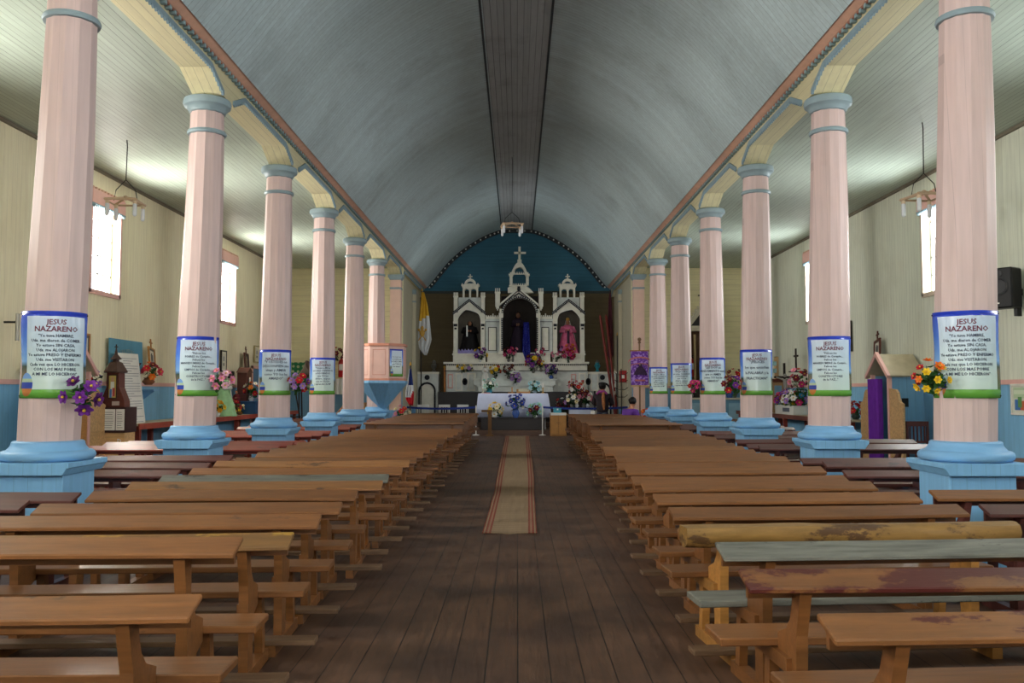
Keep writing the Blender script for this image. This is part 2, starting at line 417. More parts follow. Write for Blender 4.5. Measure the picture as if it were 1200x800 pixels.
# arcades: chamfered openings between the columns, blue saw-tooth edge, dentils, cornice
XA0, XA1 = 3.74, 4.12
def arcade(s, n0):
    ys = [COLY[0]-DZ*k for k in (3, 2, 1)] + COLY
    zc, zf, zt = H+3.76, H+3.955, H+4.14
    poly = [(YR, zt), (YR, zf)]
    lower = [(YR, zf)]
    for y in ys:
        lower += [(y-.66, zf), (y-.2, zc), (y+.2, zc), (y+.66, zf)]
    lower += [(YB-.75, zf), (YB-.3, zc), (YB, zc)]
    b = MB(); x0, x1 = s*XA0, s*XA1
    for i in range(len(lower)-1):
        b.prism([lower[i], lower[i+1], (lower[i+1][0], zt), (lower[i][0], zt)], 'x', x0, x1)
    o = b.build('trim_%d' % n0, [SPAND, CREAM]); struct(o)
    for p in o.data.polygons:
        if p.normal.z < -.3: p.material_index = 1
    # blue saw-tooth moulding on the nave face
    t = MB(); xa, xb = s*(XA0-.025), s*XA0; w = .055
    for i in range(len(lower)-1):
        (ya, za), (yb, zb) = lower[i], lower[i+1]
        if abs(za-zc) < 1e-4 and abs(zb-zc) < 1e-4: continue
        t.prism([(ya, za), (yb, zb), (yb, zb+w), (ya, za+w)], 'x', xa, xb)
        L = math.hypot(yb-ya, zb-za); n = max(2, int(L/.075))
        for k in range(n):
            f0, f1 = k/n, (k+1)/n; fm = (f0+f1)/2
            t.prism([(ya+(yb-ya)*f0, za+(zb-za)*f0), (ya+(yb-ya)*f1, za+(zb-za)*f1), (ya+(yb-ya)*fm, za+(zb-za)*fm-.035)], 'x', xa, xb)
    struct(t.build('trim_%d' % (n0+1), TRIMB))
    # cornice with dark dentil course
    c = MB()
    c.prism([(s*3.74, H+4.10), (s*3.67, H+4.105), (s*3.555, H+4.165), (s*3.535, H+4.23), (s*3.62, H+4.25), (s*3.74, H+4.2)], 'y', YR, YB)
    struct(c.build('trim_%d' % (n0+2), CORN))
    d = MB(); d.box(min(s*3.68, s*3.74), max(s*3.68, s*3.74), YR, YB, H+4.085, H+4.104, 1)
    y = 1.5
    while y < YB:
        d.box(min(s*3.675, s*3.735), max(s*3.675, s*3.735), y, y+.05, H+4.055, H+4.10, 0); y += .13
    struct(d.build('trim_%d' % (n0+3), [plain((132, 156, 160), .5), plain((150, 100, 80), .6)]))
arcade(-1, 12); arcade(1, 16)

# windows: deep reveal, sash with muntins, glass, pink toothed valance above
n = 0
for s in (-1, 1):
    for wy in WINS[s]:
        n += 1
        x = s*(XW+.15)
        b = MB(); y0, y1 = wy-WW/2, wy+WW/2; fx0, fx1 = sorted((x-.02, x+.02))
        for a, c in ((y0, y0+.05), (y1-.05, y1), (wy-.018, wy+.018), (wy-.36*WW/2-.2, wy-.36*WW/2-.185), (wy+.36*WW/2+.185, wy+.36*WW/2+.2)): b.box(fx0, fx1, a, c, WZ0, WZ1)
        hh = WZ1-WZ0
        for k in range(6):
            z = WZ0+hh*k/5.; t = .03 if k in (0, 5) else .012
            b.box(fx0, fx1, y0, y1, max(WZ0, z-t), min(WZ1, z+t))
        w = b.build('window_%d' % n, WHITE); struct(w)
        g = MB().box(x-.003, x+.003, y0, y1, WZ0, WZ1).build('glass', GLASSM, w)
        # painted architrave and sill, on the wall face
        t = MB(); xi0, xi1 = sorted((s*(XW-.03), s*XW))
        t.box(xi0, xi1, y0-.07, y0, WZ0-.06, WZ1).box(xi0, xi1, y1, y1+.07, WZ0-.06, WZ1).box(xi0, xi1, y0-.07, y1+.07, WZ0-.08, WZ0)
        t.build('architrave', PINK if s < 0 else plain((206, 186, 166), .5), w)
        v = MB(); xv0, xv1 = sorted((s*(XW-.07), s*(XW-.02)))
        v.box(xv0, xv1, y0-.1, y1+.1, WZ1-.12, WZ1+.13)
        k = 0; yy = y0-.1
        while yy < y1+.09:
            v.prism([(yy, WZ1-.12), (yy+.06, WZ1-.12), (yy+.03, WZ1-.19)], 'x', xv0, xv1, 1)
            if int(k) % 2 == 0: v.box(xv0, xv1, yy, yy+.06, WZ1+.13, WZ1+.17, 2)
            yy += .06; k += 1
        v.build('valance', [PINK, TRIMB, CORN], w)

for s in (-1, 1):                      # added narrow window each side, tucked behind the corner pilaster to light the altarpiece
    n += 1; y0, y1, za, zb = 28.95, 29.65, H+1.6, H+3.4; x = s*3.97; b = MB(); fx0, fx1 = sorted((x-.02, x+.02))
    for a, c in ((y0, y0+.04), (y1-.04, y1), ((y0+y1)/2-.015, (y0+y1)/2+.015)): b.box(fx0, fx1, a, c, za, zb)
    for k in range(5): b.box(fx0, fx1, y0, y1, max(za, za+(zb-za)*k/4-.02), min(zb, za+(zb-za)*k/4+.02))
    w = struct(b.build('window_%d' % n, WHITE)); MB().box(x-.003, x+.003, y0, y1, za, zb).build('glass', GLASSM, w)

# ================================================================ COLUMNS
LEAN = {(-1, 0): -.10, (1, 0): -.10, (-1, 1): -.085, (1, 1): -.065, (-1, 2): -.03, (1, 2): -.05}
XC = 4.0
def lean_f(lx):
    return lambda p: (p[0] + lx*max(0, (4.4-p[2]))/3.36 if p[2] > 0.9 else p[0]+lx*1.04, p[1], p[2])
side_w = {-1: 'left', 1: 'right'}
col_x = {}
for s in (-1, 1):
    for k in range(6):
        x, y = s*XC, COLY[k]; lx = LEAN.get((s, k), 0)
        col_x[(s, k)] = x + lx*.75
        t = thing('column', 'round pink column with blue base and capital, %s from the nearest in the %s row' % (ORD[k], side_w[s]), 'column', (x, y, 0), 'columns of the nave arcades')
        f = lean_f(lx)
        V = lambda b: b.fn(lambda p: (p[0]+x, p[1]+y, p[2])).fn(lambda p: f(p))
        b = MB().box(-.28, .28, -.28, .28, 0, .80).box(-.31, .31, -.31, .31, 0, .14)
        b.prism([(-.31, .78), (.31, .78), (.35, .84), (.36, .84), (.36, .885), (-.36, .885), (-.36, .84), (-.35, .84)], 'y', -.36, .36)
        V(b).build('plinth', PLINB, t, bevel=.008)
        pr = [(.30, .885), (.355, .888), (.378, .905), (.385, .93), (.378, .955), (.355, .972), (.328, .976), (.322, .985), (.302, 1.005), (.292, 1.028), (.290, 1.045), (.276, 1.055), (.25, 1.057)]
        V(MB().lathe(pr, 32)).build('base', BLUEB, t, smooth=True)
        V(MB().lathe([(.255, 1.04), (.258, 1.6), (.25, 2.6), (.232, 3.8), (.212, H+3.31), (.205, H+3.6)], 12, ph=PI/12)).build('shaft', SHAFT, t)
        V(MB().lathe([(.20, H+3.285), (.235, H+3.29), (.245, H+3.315), (.235, H+3.34), (.20, H+3.345)], 28)).build('ring', CAPB, t, smooth=True)
        V(MB().lathe([(.20, H+3.57), (.225, H+3.58), (.24, H+3.62), (.265, H+3.645), (.29, H+3.66), (.30, H+3.70), (.29, H+3.745), (.26, H+3.76)], 28)).build('capital', CAPB, t, smooth=True)
    # square pilaster on the corner of the aisle's end wall, and a slim one in the chancel
    for (yy, hw, nm, lb) in ((COLY[6]-.18, .17, 'pilaster', 'square pink pilaster at the chancel corner of the %s aisle' % side_w[s]), (32.6, .1, 'pilaster', 'slim pale pilaster on the %s side wall of the chancel' % side_w[s])):
        xx = s*(3.9 if hw > .15 else 3.79)
        hx = hw if hw > .15 else .06
        t = thing(nm, lb, 'pilaster', (xx, yy, 0))
        mm = plain((224, 188, 170), .5, .05) if hw > .15 else plain((196, 188, 164), .5, .06)
        z0 = .17 if hw < .15 else 0
        MB().box(xx-hx-.06 if hw > .15 else xx-hx-.005, xx+hx+.06 if hw > .15 else xx+hx+.005, yy-hw*1.3, yy+hw*1.0, z0, .9).build('plinth', BLUEB, t, bevel=.008)
        MB().box(xx-hx, xx+hx, yy-hw, yy+hw, .9, H+3.6).build('shaft', mm, t)
        MB().box(xx-hx*1.08, xx+hx*1.08, yy-hw*1.15, yy+hw, H+3.28, H+3.34).build('ring', CAPB, t)
        e = .07 if hw > .15 else .005
        MB().prism([(xx-hx, H+3.58), (xx-hx-e, H+3.68), (xx-hx-e, H+3.75), (xx+hx+e, H+3.75), (xx+hx+e, H+3.68), (xx+hx, H+3.58)], 'y', yy-hw*1.35, yy+hw).build('capital', CAPB, t)

# ================================================================ BANNERS on the columns
T_A = ['"Yo tuve HAMBRE,', 'Uds. me dieron de COMER', 'Yo estuve SIN CASA,', 'Uds. me ALOJARON', 'Yo estuve PRESO Y ENFERMO', 'Uds. me VISITARON', 'Cada vez que LO HICIERON', 'CON LOS MAS POBRE', 'A MI ME LO HICIERON"']
T_B = ['"Felices los', 'POBRES de Corazón,...', 'Felices los', 'MANSEDUMBRE de Corazón...', 'Felices los', 'LIMPIOS de Corazón,...', 'Felices los', 'CONSTRUCTORES', 'de la PAZ..."']
T_C = ['"Y USTEDES no', 'DESCONFIEN sino', 'vivan y AMAR', 'como YO los he', 'AMADO"']
T_D = ['"¡FELICES', 'los que escuchan', 'la PALABRA y la', 'PRACTICAN!"']
T_E = ['"LES DOY un', 'MANDAMIENTO nuevo,', 'que se AMEN', 'como YO los he', 'AMADO"']
T_F = ['"Vengan a MI los', 'que estan CANSADOS', 'y AGOBIADOS', 'que YO los', 'aliviare, carguen', 'con mi YUGO', 'y aprendan de MI"']
def banner_sheet(me_name, parent, fn, W, Hh):
    bm = bmesh.new(); nu, nv = 28, 14; uvl = bm.loops.layers.uv.new('UVMap')
    g = [[bm.verts.new(fn((i/nu-.5)*W, j/nv*Hh)) for i in range(nu+1)] for j in range(nv+1)]
    for j in range(nv):
        for i in range(nu):
            f = bm.faces.new((g[j][i], g[j][i+1], g[j+1][i+1], g[j+1][i])); f.smooth = True
            for l, (a, c) in zip(f.loops, ((i, j), (i+1, j), (i+1, j+1), (i, j+1))): l[uvl].uv = (a/nu, c/nv)
    me = bpy.data.meshes.new(me_name); bm.to_mesh(me); bm.free(); me.materials.append(BANNER)
    o = bpy.data.objects.new(me_name, me); col.objects.link(o); o.parent = parent
    sm = o.modifiers.new('solid', 'SOLIDIFY'); sm.thickness = .002; sm.offset = -1
    return o
def banner_lines(txt, W, Hh, title=True):
    L = []
    n = len(txt); c = .02*W
    if title:
        L += [('JESUS', c, Hh*.845, Hh*.085, 1), ('NAZARENO', c, Hh*.765, Hh*.085, 1)]
    top, bot = Hh*.70, Hh*(.26 if n > 6 else .34)
    st = (top-bot)/max(1, n-1)
    sz = min(Hh*.066, st*.72)
    for i, l in enumerate(txt):
        L.append((l, c, top-st*i, min(sz*1.2, 1.5*W/len(l)), 0))
    
    return L
def banner(s, k, txt, desc, dang=0.):
    x, y = col_x[(s, k)], COLY[k]; r0 = .264; Hh = .745; z0 = H-.055; W = .69
    t = thing('banner', 'printed banner %s on the %s pink column of the %s row' % (desc, ORD[k], side_w[s]), 'banner', (x, y, z0), 'printed banners on the columns')
    a0 = math.atan2(-y, -x) + dang
    ph = random.random()*6
    def mk(off):
        def fn(u, v):
            a = a0 + u/r0
            r = r0 + off + .004*math.sin(v*9+ph)+.003*math.sin(u*14+ph+v*6)
            if v > Hh*.9: r += .004*math.sin(u*20)
            return (r*math.cos(a), r*math.sin(a), v)
        return fn
    banner_sheet('sheet', t, mk(0), W, Hh)
    text_mesh(banner_lines(txt, W, Hh), [INK, INKR], 'lettering', t, mk(.004), True)
    for su in (-1, 1):
        for v in (.02, Hh-.02):
            p = mk(0)(su*(W/2-.01), v)
            MB().ball(p, .008, seg=6).build('tack', IRON, t, local=True)
banner(-1, 0, T_A, 'beginning "Yo tuve HAMBRE"'); banner(1, 0, T_A, 'beginning "Yo tuve HAMBRE"')
banner(-1, 1, T_B, 'beginning "Felices los POBRES"'); banner(1, 1, T_B, 'beginning "Felices los POBRES"')
banner(-1, 2, T_C, 'with five lines of text'); banner(1, 2, T_D, 'with four lines of text')
banner(-1, 3, T_F, 'with small dark text'); banner(1, 3, T_E, 'with five lines of text')
banner(1, 4, T_F, 'with small dark text'); banner(1, 5, T_F, 'with small dark text')

# ================================================================ PEWS
def pew(y, x0, x1, mtop, mbody, label, group, h=.70, tall=False, rz=0., log=False, cat='pew', name='church_pew', aisle=1, mseat=None, slope=.05):
    """pew facing the altar: sloping book board on posts, seat in front of it, kneeler behind; origin on the floor below the near edge of the board"""
    L = x1-x0; cx = (x0+x1)/2
    t = thing(name, label, cat, (cx, y, 0), group, rz)
    a, c = -L/2, L/2
    j = lambda k: random.uniform(-k, k)
    ms = mseat or mbody
    bw, th = .145, .023
    if log:
        b = MB(); n = 14; pts = []
        for i in range(n+1):
            f = i/n; x = a+L*f
            pts.append((x, .07+.012*math.sin(f*7), h-.03+.012*math.sin(f*5+1)))
        b.tube(pts, [.075+.008*math.sin(i*1.7) for i in range(n+1)], 10).fn(lambda p: (p[0], p[1], min(p[2], h+.022)))
        b.build('book_board', mtop, t, local=True, smooth=True)
    else:
        bow = j(.008)
        b = MB(); n = 6
        for i in range(n):
            f0, f1 = i/n, (i+1)/n; xa, xb = a+L*f0, a+L*f1
            q = [bow*4*f*(1-f) for f in (f0, f1)]
            b.hexa([(xa, 0, h-th+q[0]), (xb, 0, h-th+q[1]), (xb, bw, h-th+slope+q[1]), (xa, bw, h-th+slope+q[0]), (xa, 0, h+q[0]), (xb, 0, h+q[1]), (xb, bw, h+slope+q[1]), (xa, bw, h+slope+q[0])])
        bmesh.ops.remove_doubles(b.bm, verts=b.bm.verts, dist=1e-4)
        dup = [f for f in b.bm.faces if all(abs(v.co.x-f.verts[0].co.x) < 1e-4 for v in f.verts) and a+.01 < f.verts[0].co.x < c-.01]
        bmesh.ops.delete(b.bm, geom=dup, context='FACES_ONLY')
        b.build('book_board', mtop, t, local=True, bevel=.005)
    MB().box(a+.03, c-.03, bw-.03, bw-.006, h+slope-.115 if not tall else h-.22, h+slope-.04).build('back_rail', mbody, t, local=True)
    sy0, sy1, sz = .30+j(.01), .54, .43+j(.008)
    MB().box(a-.02+j(.02), c+.02, sy0, sy1, sz-.035, sz).build('seat', ms, t, local=True, bevel=.005)
    MB().box(a-.01+j(.03), c+.01, -.10, .015, .062, .092).build('kneeler', KNEEL if ms is PEW else ms, t, local=True, bevel=.004)
    if tall: MB().box(a+.05, c-.05, .27, .295, .50, .62).build('backrest_slat', mbody, t, local=True)
    ends = [a+.24, c-.24] if L < 2.6 else [a+.24, 0, c-.24]
    for ex in ends:
        w = .024
        # post: upright under the board, curving forward to carry the seat back
        pr = [(.035, h-.03), (.125, h-.02), (.13, .62), (.155, .55), (.20, .50), (.30, .46), (.30, .36), (.22, .33), (.20, .2), (.20, .06), (.10, .06), (.095, .3), (.085, .5)]
        MB().prism(pr, 'x', ex-w, ex+w).build('post', mbody, t, local=True)
        MB().box(ex-w-.022, ex-w-.0, .14, .52, .335, .394).build('seat_bearer', mbody, t, local=True)
        MB().hexa([(ex-.022, .44, .06), (ex+.022, .44, .06), (ex+.022, .50, .06), (ex-.022, .50, .06), (ex-.022, .40, .395), (ex+.022, .40, .395), (ex+.022, .46, .395), (ex-.022, .46, .395)]).build('leg', mbody, t, local=True)
        MB().box(ex-.03, ex+.03, -.095, .55, 0, .062).build('skid', mbody, t, local=True)
    return t

def drift(y):
    K = [(0, 0), (7, 0), (10.8, .16), (15, .31), (17, .40), (40, .48)]
    for (a, p), (b, q) in zip(K, K[1:]):
        if a <= y <= b: return p+(q-p)*(y-a)/(b-a)
rows_r = []
for k in range(21): rows_r.append((2.84+.70*k, False))
for k in range(12): rows_r.append((17.5+.70*k, True))
rows_l = []
for k in range(22): rows_l.append((3.08+.692*k, False))
for k in range(12): rows_l.append((18.35+.70*k, True))
special_r = {0: (PEWS, 'brown pew with small dark red chips on top'), 1: (PEWR, 'brown pew with large dark red worn patches on top'),
             2: (GREY, 'weathered grey unpainted pew'), 3: (LOG, 'pew topped with a yellowish half log'), 4: (PEW, 'brown pew with scuffed top'), 13: (PEWO, 'brown pew with one dark stain on top')}
special_l = {2: (PEWY, 'brown pew with yellow worn streaks on top'), 6: (PEWO, 'orange brown pew with dark chips on top'), 7: (GREY, 'pew with weathered grey top'),
             9: (PEWO, 'brown pew with dark spots on top')}
for side, rows, spec in (('right', rows_r, special_r), ('left', rows_l, special_l)):
    for k, (y, tall) in enumerate(rows):
        m, d = spec.get(k, (PEW, 'brown wooden pew with straight slatted back' if tall else 'brown wooden pew'))
        jx = random.uniform(-.05, .05); je = random.uniform(-.06, .06)
        if side == 'right':
            x0, x1 = (1.0, .91, .97, .93, .98)[k] if k < 5 else .98+jx, 2.91+je*.4
            if k >= 5: x0 += drift(y); x1 += drift(y)*.95
            if k == 2: x1 = 3.35
            if k < 2: x1 = 3.3
        else:
            x0, x1 = -3.13+je*.4, -1.13+jx
            if k < 2: x1 = -1.12
        rot = {0: .08, 1: .065, 2: .10, 3: .105, 4: .085}.get(k, .06) if side == 'right' else (.03 if k < 2 else .055)
        y += (1 if side == 'right' else -1)*rot*(x1-x0)/2
        h = .83 if tall else .70 + random.uniform(-.012, .012)
        if side == 'left' and k == 1: h = .80
        if side == 'left' and k == 1: x1 = -1.19
        gm = GREY if (m is GREY and side == 'right') else PEW
        pew(y+random.uniform(-.012, .012), x0, x1, m, PEW if m is not LOG else OAK, '%s, %s row %s of the aisle' % (d, ORD[k], side), 'pews beside the aisle', h, tall, rot+random.uniform(-.005, .005), m is LOG, mseat=gm, slope=.05 if not tall else .02)
# darker benches of the side aisles
def free(y): return all(not (cy-1.02 < y < cy+.5) for cy in COLY)
for side, s in (('left', -1), ('right', 1)):
    ys = [5.75, 6.45]
    for k in range(5):
        base = COLY[k]+.62
        ys += [base, base+.75, base+1.5] if k < 5 else []
    for i, y in enumerate(ys):
        red = side == 'left' and 11 < y < 20
        xin = (3.2 if s < 0 else 3.0) + random.uniform(-.01, .03)
        if s > 0: xin += drift(y)*1.02+(.04 if y > 7 else 0)
        L = 2.7 if i > 1 else 2.4
        if y > 15: L = 2.4; xin += .35 if s < 0 else .02
        x0, x1 = (xin, xin+L) if s > 0 else (-xin-L, -xin)
        m = REDP if red else DARKP
        mt = PEW if (i == 1 and s > 0) else m
        d = 'brown topped dark bench' if mt is PEW else ('red painted wooden bench' if red else 'dark reddish brown wooden bench')
        pew(y, x0, x1, mt, m, '%s in the %s aisle, %s from the nearest' % (d, side, ORD[i]), 'benches of the side aisles', .70+random.uniform(-.02, .02), False, random.uniform(-.012, .012), cat='bench', name='aisle_bench')

# ================================================================ RUNNER CARPET
def runner():
    s = NT('striped_runner'); uv = s.n('ShaderNodeUVMap').outputs[0]; sp = s.n('ShaderNodeSeparateXYZ', Vector=uv)
    U, V = sp.outputs[0], sp.outputs[1]
    rp = s.n('ShaderNodeValToRGB', Fac=U); cr = rp.color_ramp; cr.interpolation = 'CONSTANT'
    tan, red, pk = lin((148, 126, 100)), lin((124, 40, 36)), lin((150, 80, 70))
    cr.elements[0].position = 0; cr.elements[0].color = red; cr.elements[1].position = .02; cr.elements[1].color = tan
    for p, c in ((.05, red), (.08, pk), (.095, tan), (.115, pk), (.13, red), (.16, tan), (.84, red), (.87, pk), (.885, tan), (.905, pk), (.92, red), (.95, tan), (.98, red)):
        e = cr.elements.new(p); e.color = c
    wv = s.math('FRACT', s.math('MULTIPLY', V, 130.))
    st = s.math('MULTIPLY', s.math('LESS_THAN', wv, .4), .25)
    no = s.n('ShaderNodeTexNoise', Vector=uv, Scale=12., Detail=5.).outputs[0]
    c = s.mix(st, rp.outputs[0], lin((120, 96, 74)))
    c = s.mix(s.math('MULTIPLY', no, .6), c, lin((110, 88, 68)))
    m = s.out(c, .9, no, .3, .004, .1)
    bm = bmesh.new(); uvl = bm.loops.layers.uv.new('UVMap')
    ks = [(9.35, -.365, .205), (13, -.335, .25), (15.2, -.35, .29), (21, -.37, .34), (29.6, -.39, .40)]
    rows = []
    for i in range(len(ks)-1):
        for q in range(6 if i < len(ks)-2 else 7):
            f = q/6; rows.append([ks[i][j]+(ks[i+1][j]-ks[i][j])*f for j in range(3)])
    g = [[bm.verts.new((r[1]+(r[2]-r[1])*u/8, r[0], .008+.004*math.sin(r[0]*2.1+u))) for u in range(9)] for r in rows]
    for j in range(len(g)-1):
        for i in range(8):
            f = bm.faces.new((g[j][i], g[j][i+1], g[j+1][i+1], g[j+1][i]))
            for l, (a, c2) in zip(f.loops, ((i, j), (i+1, j), (i+1, j+1), (i, j+1))): l[uvl].uv = (a/8, rows[c2][0]/20)
    me = bpy.data.meshes.new('runner_carpet'); bm.to_mesh(me); bm.free(); me.materials.append(m)
    o = bpy.data.objects.new('runner_carpet', me); col.objects.link(o)
    so = o.modifiers.new('solid', 'SOLIDIFY'); so.thickness = .008; so.offset = 0
    tag(o, 'long tan runner carpet with red edge stripes down the aisle floor', 'carpet')
runner()

# ================================================================ FLOWERS
_bl = {}
def blossom_mesh(rgb):
    if rgb in _bl: return _bl[rgb]
    bm = bmesh.new()
    for ring, (np_, rad, up, w) in enumerate(((6, 1., .25, .42), (5, .62, .55, .36))):
        for k in range(np_):
            a = 2*PI*k/np_ + ring*.4; ca, sa = math.cos(a), math.sin(a)
            def P(r, t, z): return (r*ca - t*sa, r*sa + t*ca, z)
            vs = [bm.verts.new(P(.06, 0, .0)), bm.verts.new(P(rad*.55, -w, up*.55)), bm.verts.new(P(rad, -w*.35, up)), bm.verts.new(P(rad*1.02, w*.35, up)), bm.verts.new(P(rad*.55, w, up*.55))]
            bm.faces.new(vs)
    bmesh.ops.create_uvsphere(bm, u_segments=6, v_segments=4, radius=.22, matrix=Matrix.Translation((0, 0, .3)))
    for f in bm.faces[-24:]: f.material_index = 1
    me = bpy.data.meshes.new('blossom'); bm.to_mesh(me); bm.free()
    me.materials.append(plain(rgb, .5, .2, 12)); me.materials.append(plain((214, 178, 70), .6, .1))
    _bl[rgb] = me; return me
PURP, LILAC, PINKF, REDF, YEL, WHT, ORG, BLU, MAG, CREAMF, CRIM = (120, 50, 150), (170, 130, 200), (226, 140, 170), (190, 30, 44), (236, 196, 40), (236, 234, 230), (232, 120, 40), (60, 80, 180), (190, 40, 110), (240, 226, 190), (110, 24, 44)
def bouquet(label, p, r, cols, n, vase=None, axis=(0, 0, 1), size=None, flat=1., stem=.10, name='flower_bouquet', group=None, leaf=None):
    """p: foot of the vase or of the stems"""
    t = thing(name, label, 'flowers', p, group)
    ax = Vector(axis).normalized(); q = ax.to_track_quat('Z', 'Y')
    rnd = random.Random(hash(label) % 9973 if False else sum(map(ord, label)))
    z0 = 0.
    if vase:
        vm, vr, vh = vase; z0 = vh*.9
        MB().lathe([(vr*.55, 0), (vr*.6, vh*.05), (vr*.95, vh*.35), (vr, vh*.5), (vr*.7, vh*.8), (vr*.62, vh*.88), (vr*.8, vh)], 16).build('vase', vm, t, local=True, smooth=True)
    c = ax*(z0+stem+r*.55)
    b = MB(); root = ax*(z0*.9)
    for k in range(max(8, n)):
        d = Vector((rnd.gauss(0, 1), rnd.gauss(0, 1), rnd.gauss(0, 1))).normalized(); d.z *= flat
        e = c + d*r*rnd.uniform(.5, 1.02)
        b.tube([root, root*.5+e*.5+ax*.02, e], .004, 4)
        for m in range(4):
            f = rnd.uniform(.45, 1.); o = root.lerp(e, f); u = Vector((rnd.gauss(0, 1), rnd.gauss(0, 1), rnd.gauss(0, .7))).normalized()
            L = r*rnd.uniform(.4, .7); w = u.cross(Vector((.3, .2, 1))).normalized()*L*.36; nrm = u.cross(w).normalized()*L*.12
            n0 = len(b.bm.faces)
            v = [b.bm.verts.new(x) for x in (o, o+u*L*.5+w+nrm, o+u*L, o+u*L*.5-w+nrm)]; b.bm.faces.new(v)
    b.build('foliage', leaf or LEAF, t, local=True)
    sz = size or r*.38
    for k in range(n):
        # even spread over the side facing outward
        i = k+.5; ph = math.acos(1-1.55*i/n); th = PI*(1+5**.5)*i
        d = q @ Vector((math.cos(th)*math.sin(ph), math.sin(th)*math.sin(ph), math.cos(ph))); 
        pos = c + Vector((d.x*r, d.y*r, d.z*r*flat))*rnd.uniform(.82, 1.05)
        me = blossom_mesh(cols[rnd.randrange(len(cols))])
        o = bpy.data.objects.new('blossom', me); col.objects.link(o); o.parent = t
        d2 = (d + Vector((0, -.5, .15))).normalized()
        s_ = sz*rnd.uniform(.75, 1.15)
        o.matrix_local = Matrix.LocRotScale(pos, d2.to_track_quat('Z', 'Y'), (s_, s_, s_))
    return t
CERAM = plain((220, 222, 226), .25, .06); BLUEV = plain((70, 100, 170), .25, .3, 14); TURQ = plain((60, 150, 170), .3, .1); GREYV = plain((120, 118, 112), .35, .1, metal=.4); CLEARV = plain((150, 170, 176), .15, .05)

# bouquets tied to the columns
def colflower(s, k, z, dx, dy, *a, **kw):
    bouquet(a[0], (col_x[(s, k)]+dx, COLY[k]+dy, z), *a[1:], **kw)
colflower(-1, 0, 1.36, .30, -.18, 'purple flowers tied to the nearest column of the left row', .14, [PURP, PURP, (96, 40, 110)], 9, axis=(.45, -.35, .7), size=.065, stem=.05)
colflower(-1, 1, 1.50, .30, -.12, 'pink flowers tied to the second column of the left row', .13, [PINKF, (240, 190, 205)], 12, axis=(.35, -.3, .8), size=.055, stem=.08)
colflower(-1, 2, 1.42, .34, -.05, 'red and violet flowers tied to the third column of the left row', .15, [REDF, LILAC, PURP], 14, axis=(.3, -.3, .8), size=.055, stem=.16)
colflower(1, 0, 1.52, -.34, -.12, 'red and yellow flowers tied to the nearest column of the right row', .15, [REDF, YEL, ORG], 15, axis=(-.4, -.4, .5), size=.04, stem=.03)
colflower(1, 2, 1.44, -.36, -.05, 'red and violet flowers tied to the third column of the right row', .15, [REDF, PURP, CRIM], 12, axis=(-.3, -.3, .7), size=.055, stem=.1)
colflower(1, 3, 1.46, -.34, -.05, 'small red flowers tied to the fourth column of the right row', .11, [REDF, MAG], 9, axis=(-.3, -.3, .8), size=.055, stem=.1)

# ================================================================ PULPIT
py_ = COLY[5]-.12
t = thing('pulpit', 'pink octagonal pulpit with blue pointed underside hanging round a left column', 'pulpit', (-3.80, py_, .95))
c0 = (-3.80, py_, 0)
rr = .68
MB().lathe([(rr*.98, H+.34), (rr, H+.36), (rr, H+1.27), (rr*.97, H+1.27), (rr*.97, H+1.2)], 8, c0, ph=PI/8).build('box', plain((222, 182, 170), .5, .05), t)
MB().lathe([(rr*1.0, H+1.26), (rr*1.06, H+1.27), (rr*1.06, H+1.33), (rr*1.0, H+1.34)], 8, c0, ph=PI/8).build('top_rail', plain((206, 140, 116), .5), t)
MB().lathe([(rr*1.0, H+.30), (rr*1.03, H+.31), (rr*1.03, H+.36), (rr*1.0, H+.37)], 8, c0, ph=PI/8).build('bottom_rail', plain((206, 140, 116), .5), t)
MB().lathe([(.07, .55), (.07, H-.52), (.09, H-.5), (rr*1.0, H+.18), (rr*1.08, H+.24), (rr*1.08, H+.305), (rr, H+.31)], 8, c0, ph=PI/8).build('underside', PLINB, t)
b = MB()
for k in range(8):
    a = PI/8+PI/4*k; a2 = a+PI/4
    p, q = Vector((math.cos(a), math.sin(a), 0))*rr*1.005, Vector((math.cos(a2), math.sin(a2), 0))*rr*1.005
    for f0, f1, za, zb in ((.16, .18, .46, 1.17), (.82, .84, .46, 1.17), (.16, .84, .46, .475), (.16, .84, 1.155, 1.17)):
        m0, m1 = p.lerp(q, f0), p.lerp(q, f1); o = Vector(c0)+Vector((0, 0, H))
        i0, i1 = m0*.97, m1*.97
        b.hexa([o+m0+Vector((0, 0, za)), o+m1+Vector((0, 0, za)), o+i1+Vector((0, 0, za)), o+i0+Vector((0, 0, za)), o+m0+Vector((0, 0, zb)), o+m1+Vector((0, 0, zb)), o+i1+Vector((0, 0, zb)), o+i0+Vector((0, 0, zb))])
b.build('panel_moulding', plain((196, 130, 112), .5), t)
# its banner, flat on one facet
a = -PI/8 - PI/8*0
face_n = Vector((math.cos(-PI/4), math.sin(-PI/4), 0)); face_u = Vector((-face_n.y, face_n.x, 0))
bc = Vector((-3.80, py_, H+.42)) + face_n*(rr*math.cos(PI/8)+.012)
t = thing('banner', 'printed banner with short lines of text on the pink pulpit', 'banner', bc, 'printed banners on the columns')
mk = lambda off: (lambda u, v: tuple(face_u*u + face_n*(off+.004*math.sin(v*9)) + Vector((0, 0, v))))
banner_sheet('sheet', t, mk(0), .46, .76)
text_mesh(banner_lines(['"Les aseguro que', 'esta POBRE viuda', 'ha DADO MAS', 'que TODOS', 'los demas"'], .46, .76, False), [INK, INKR], 'lettering', t, mk(.006), True)

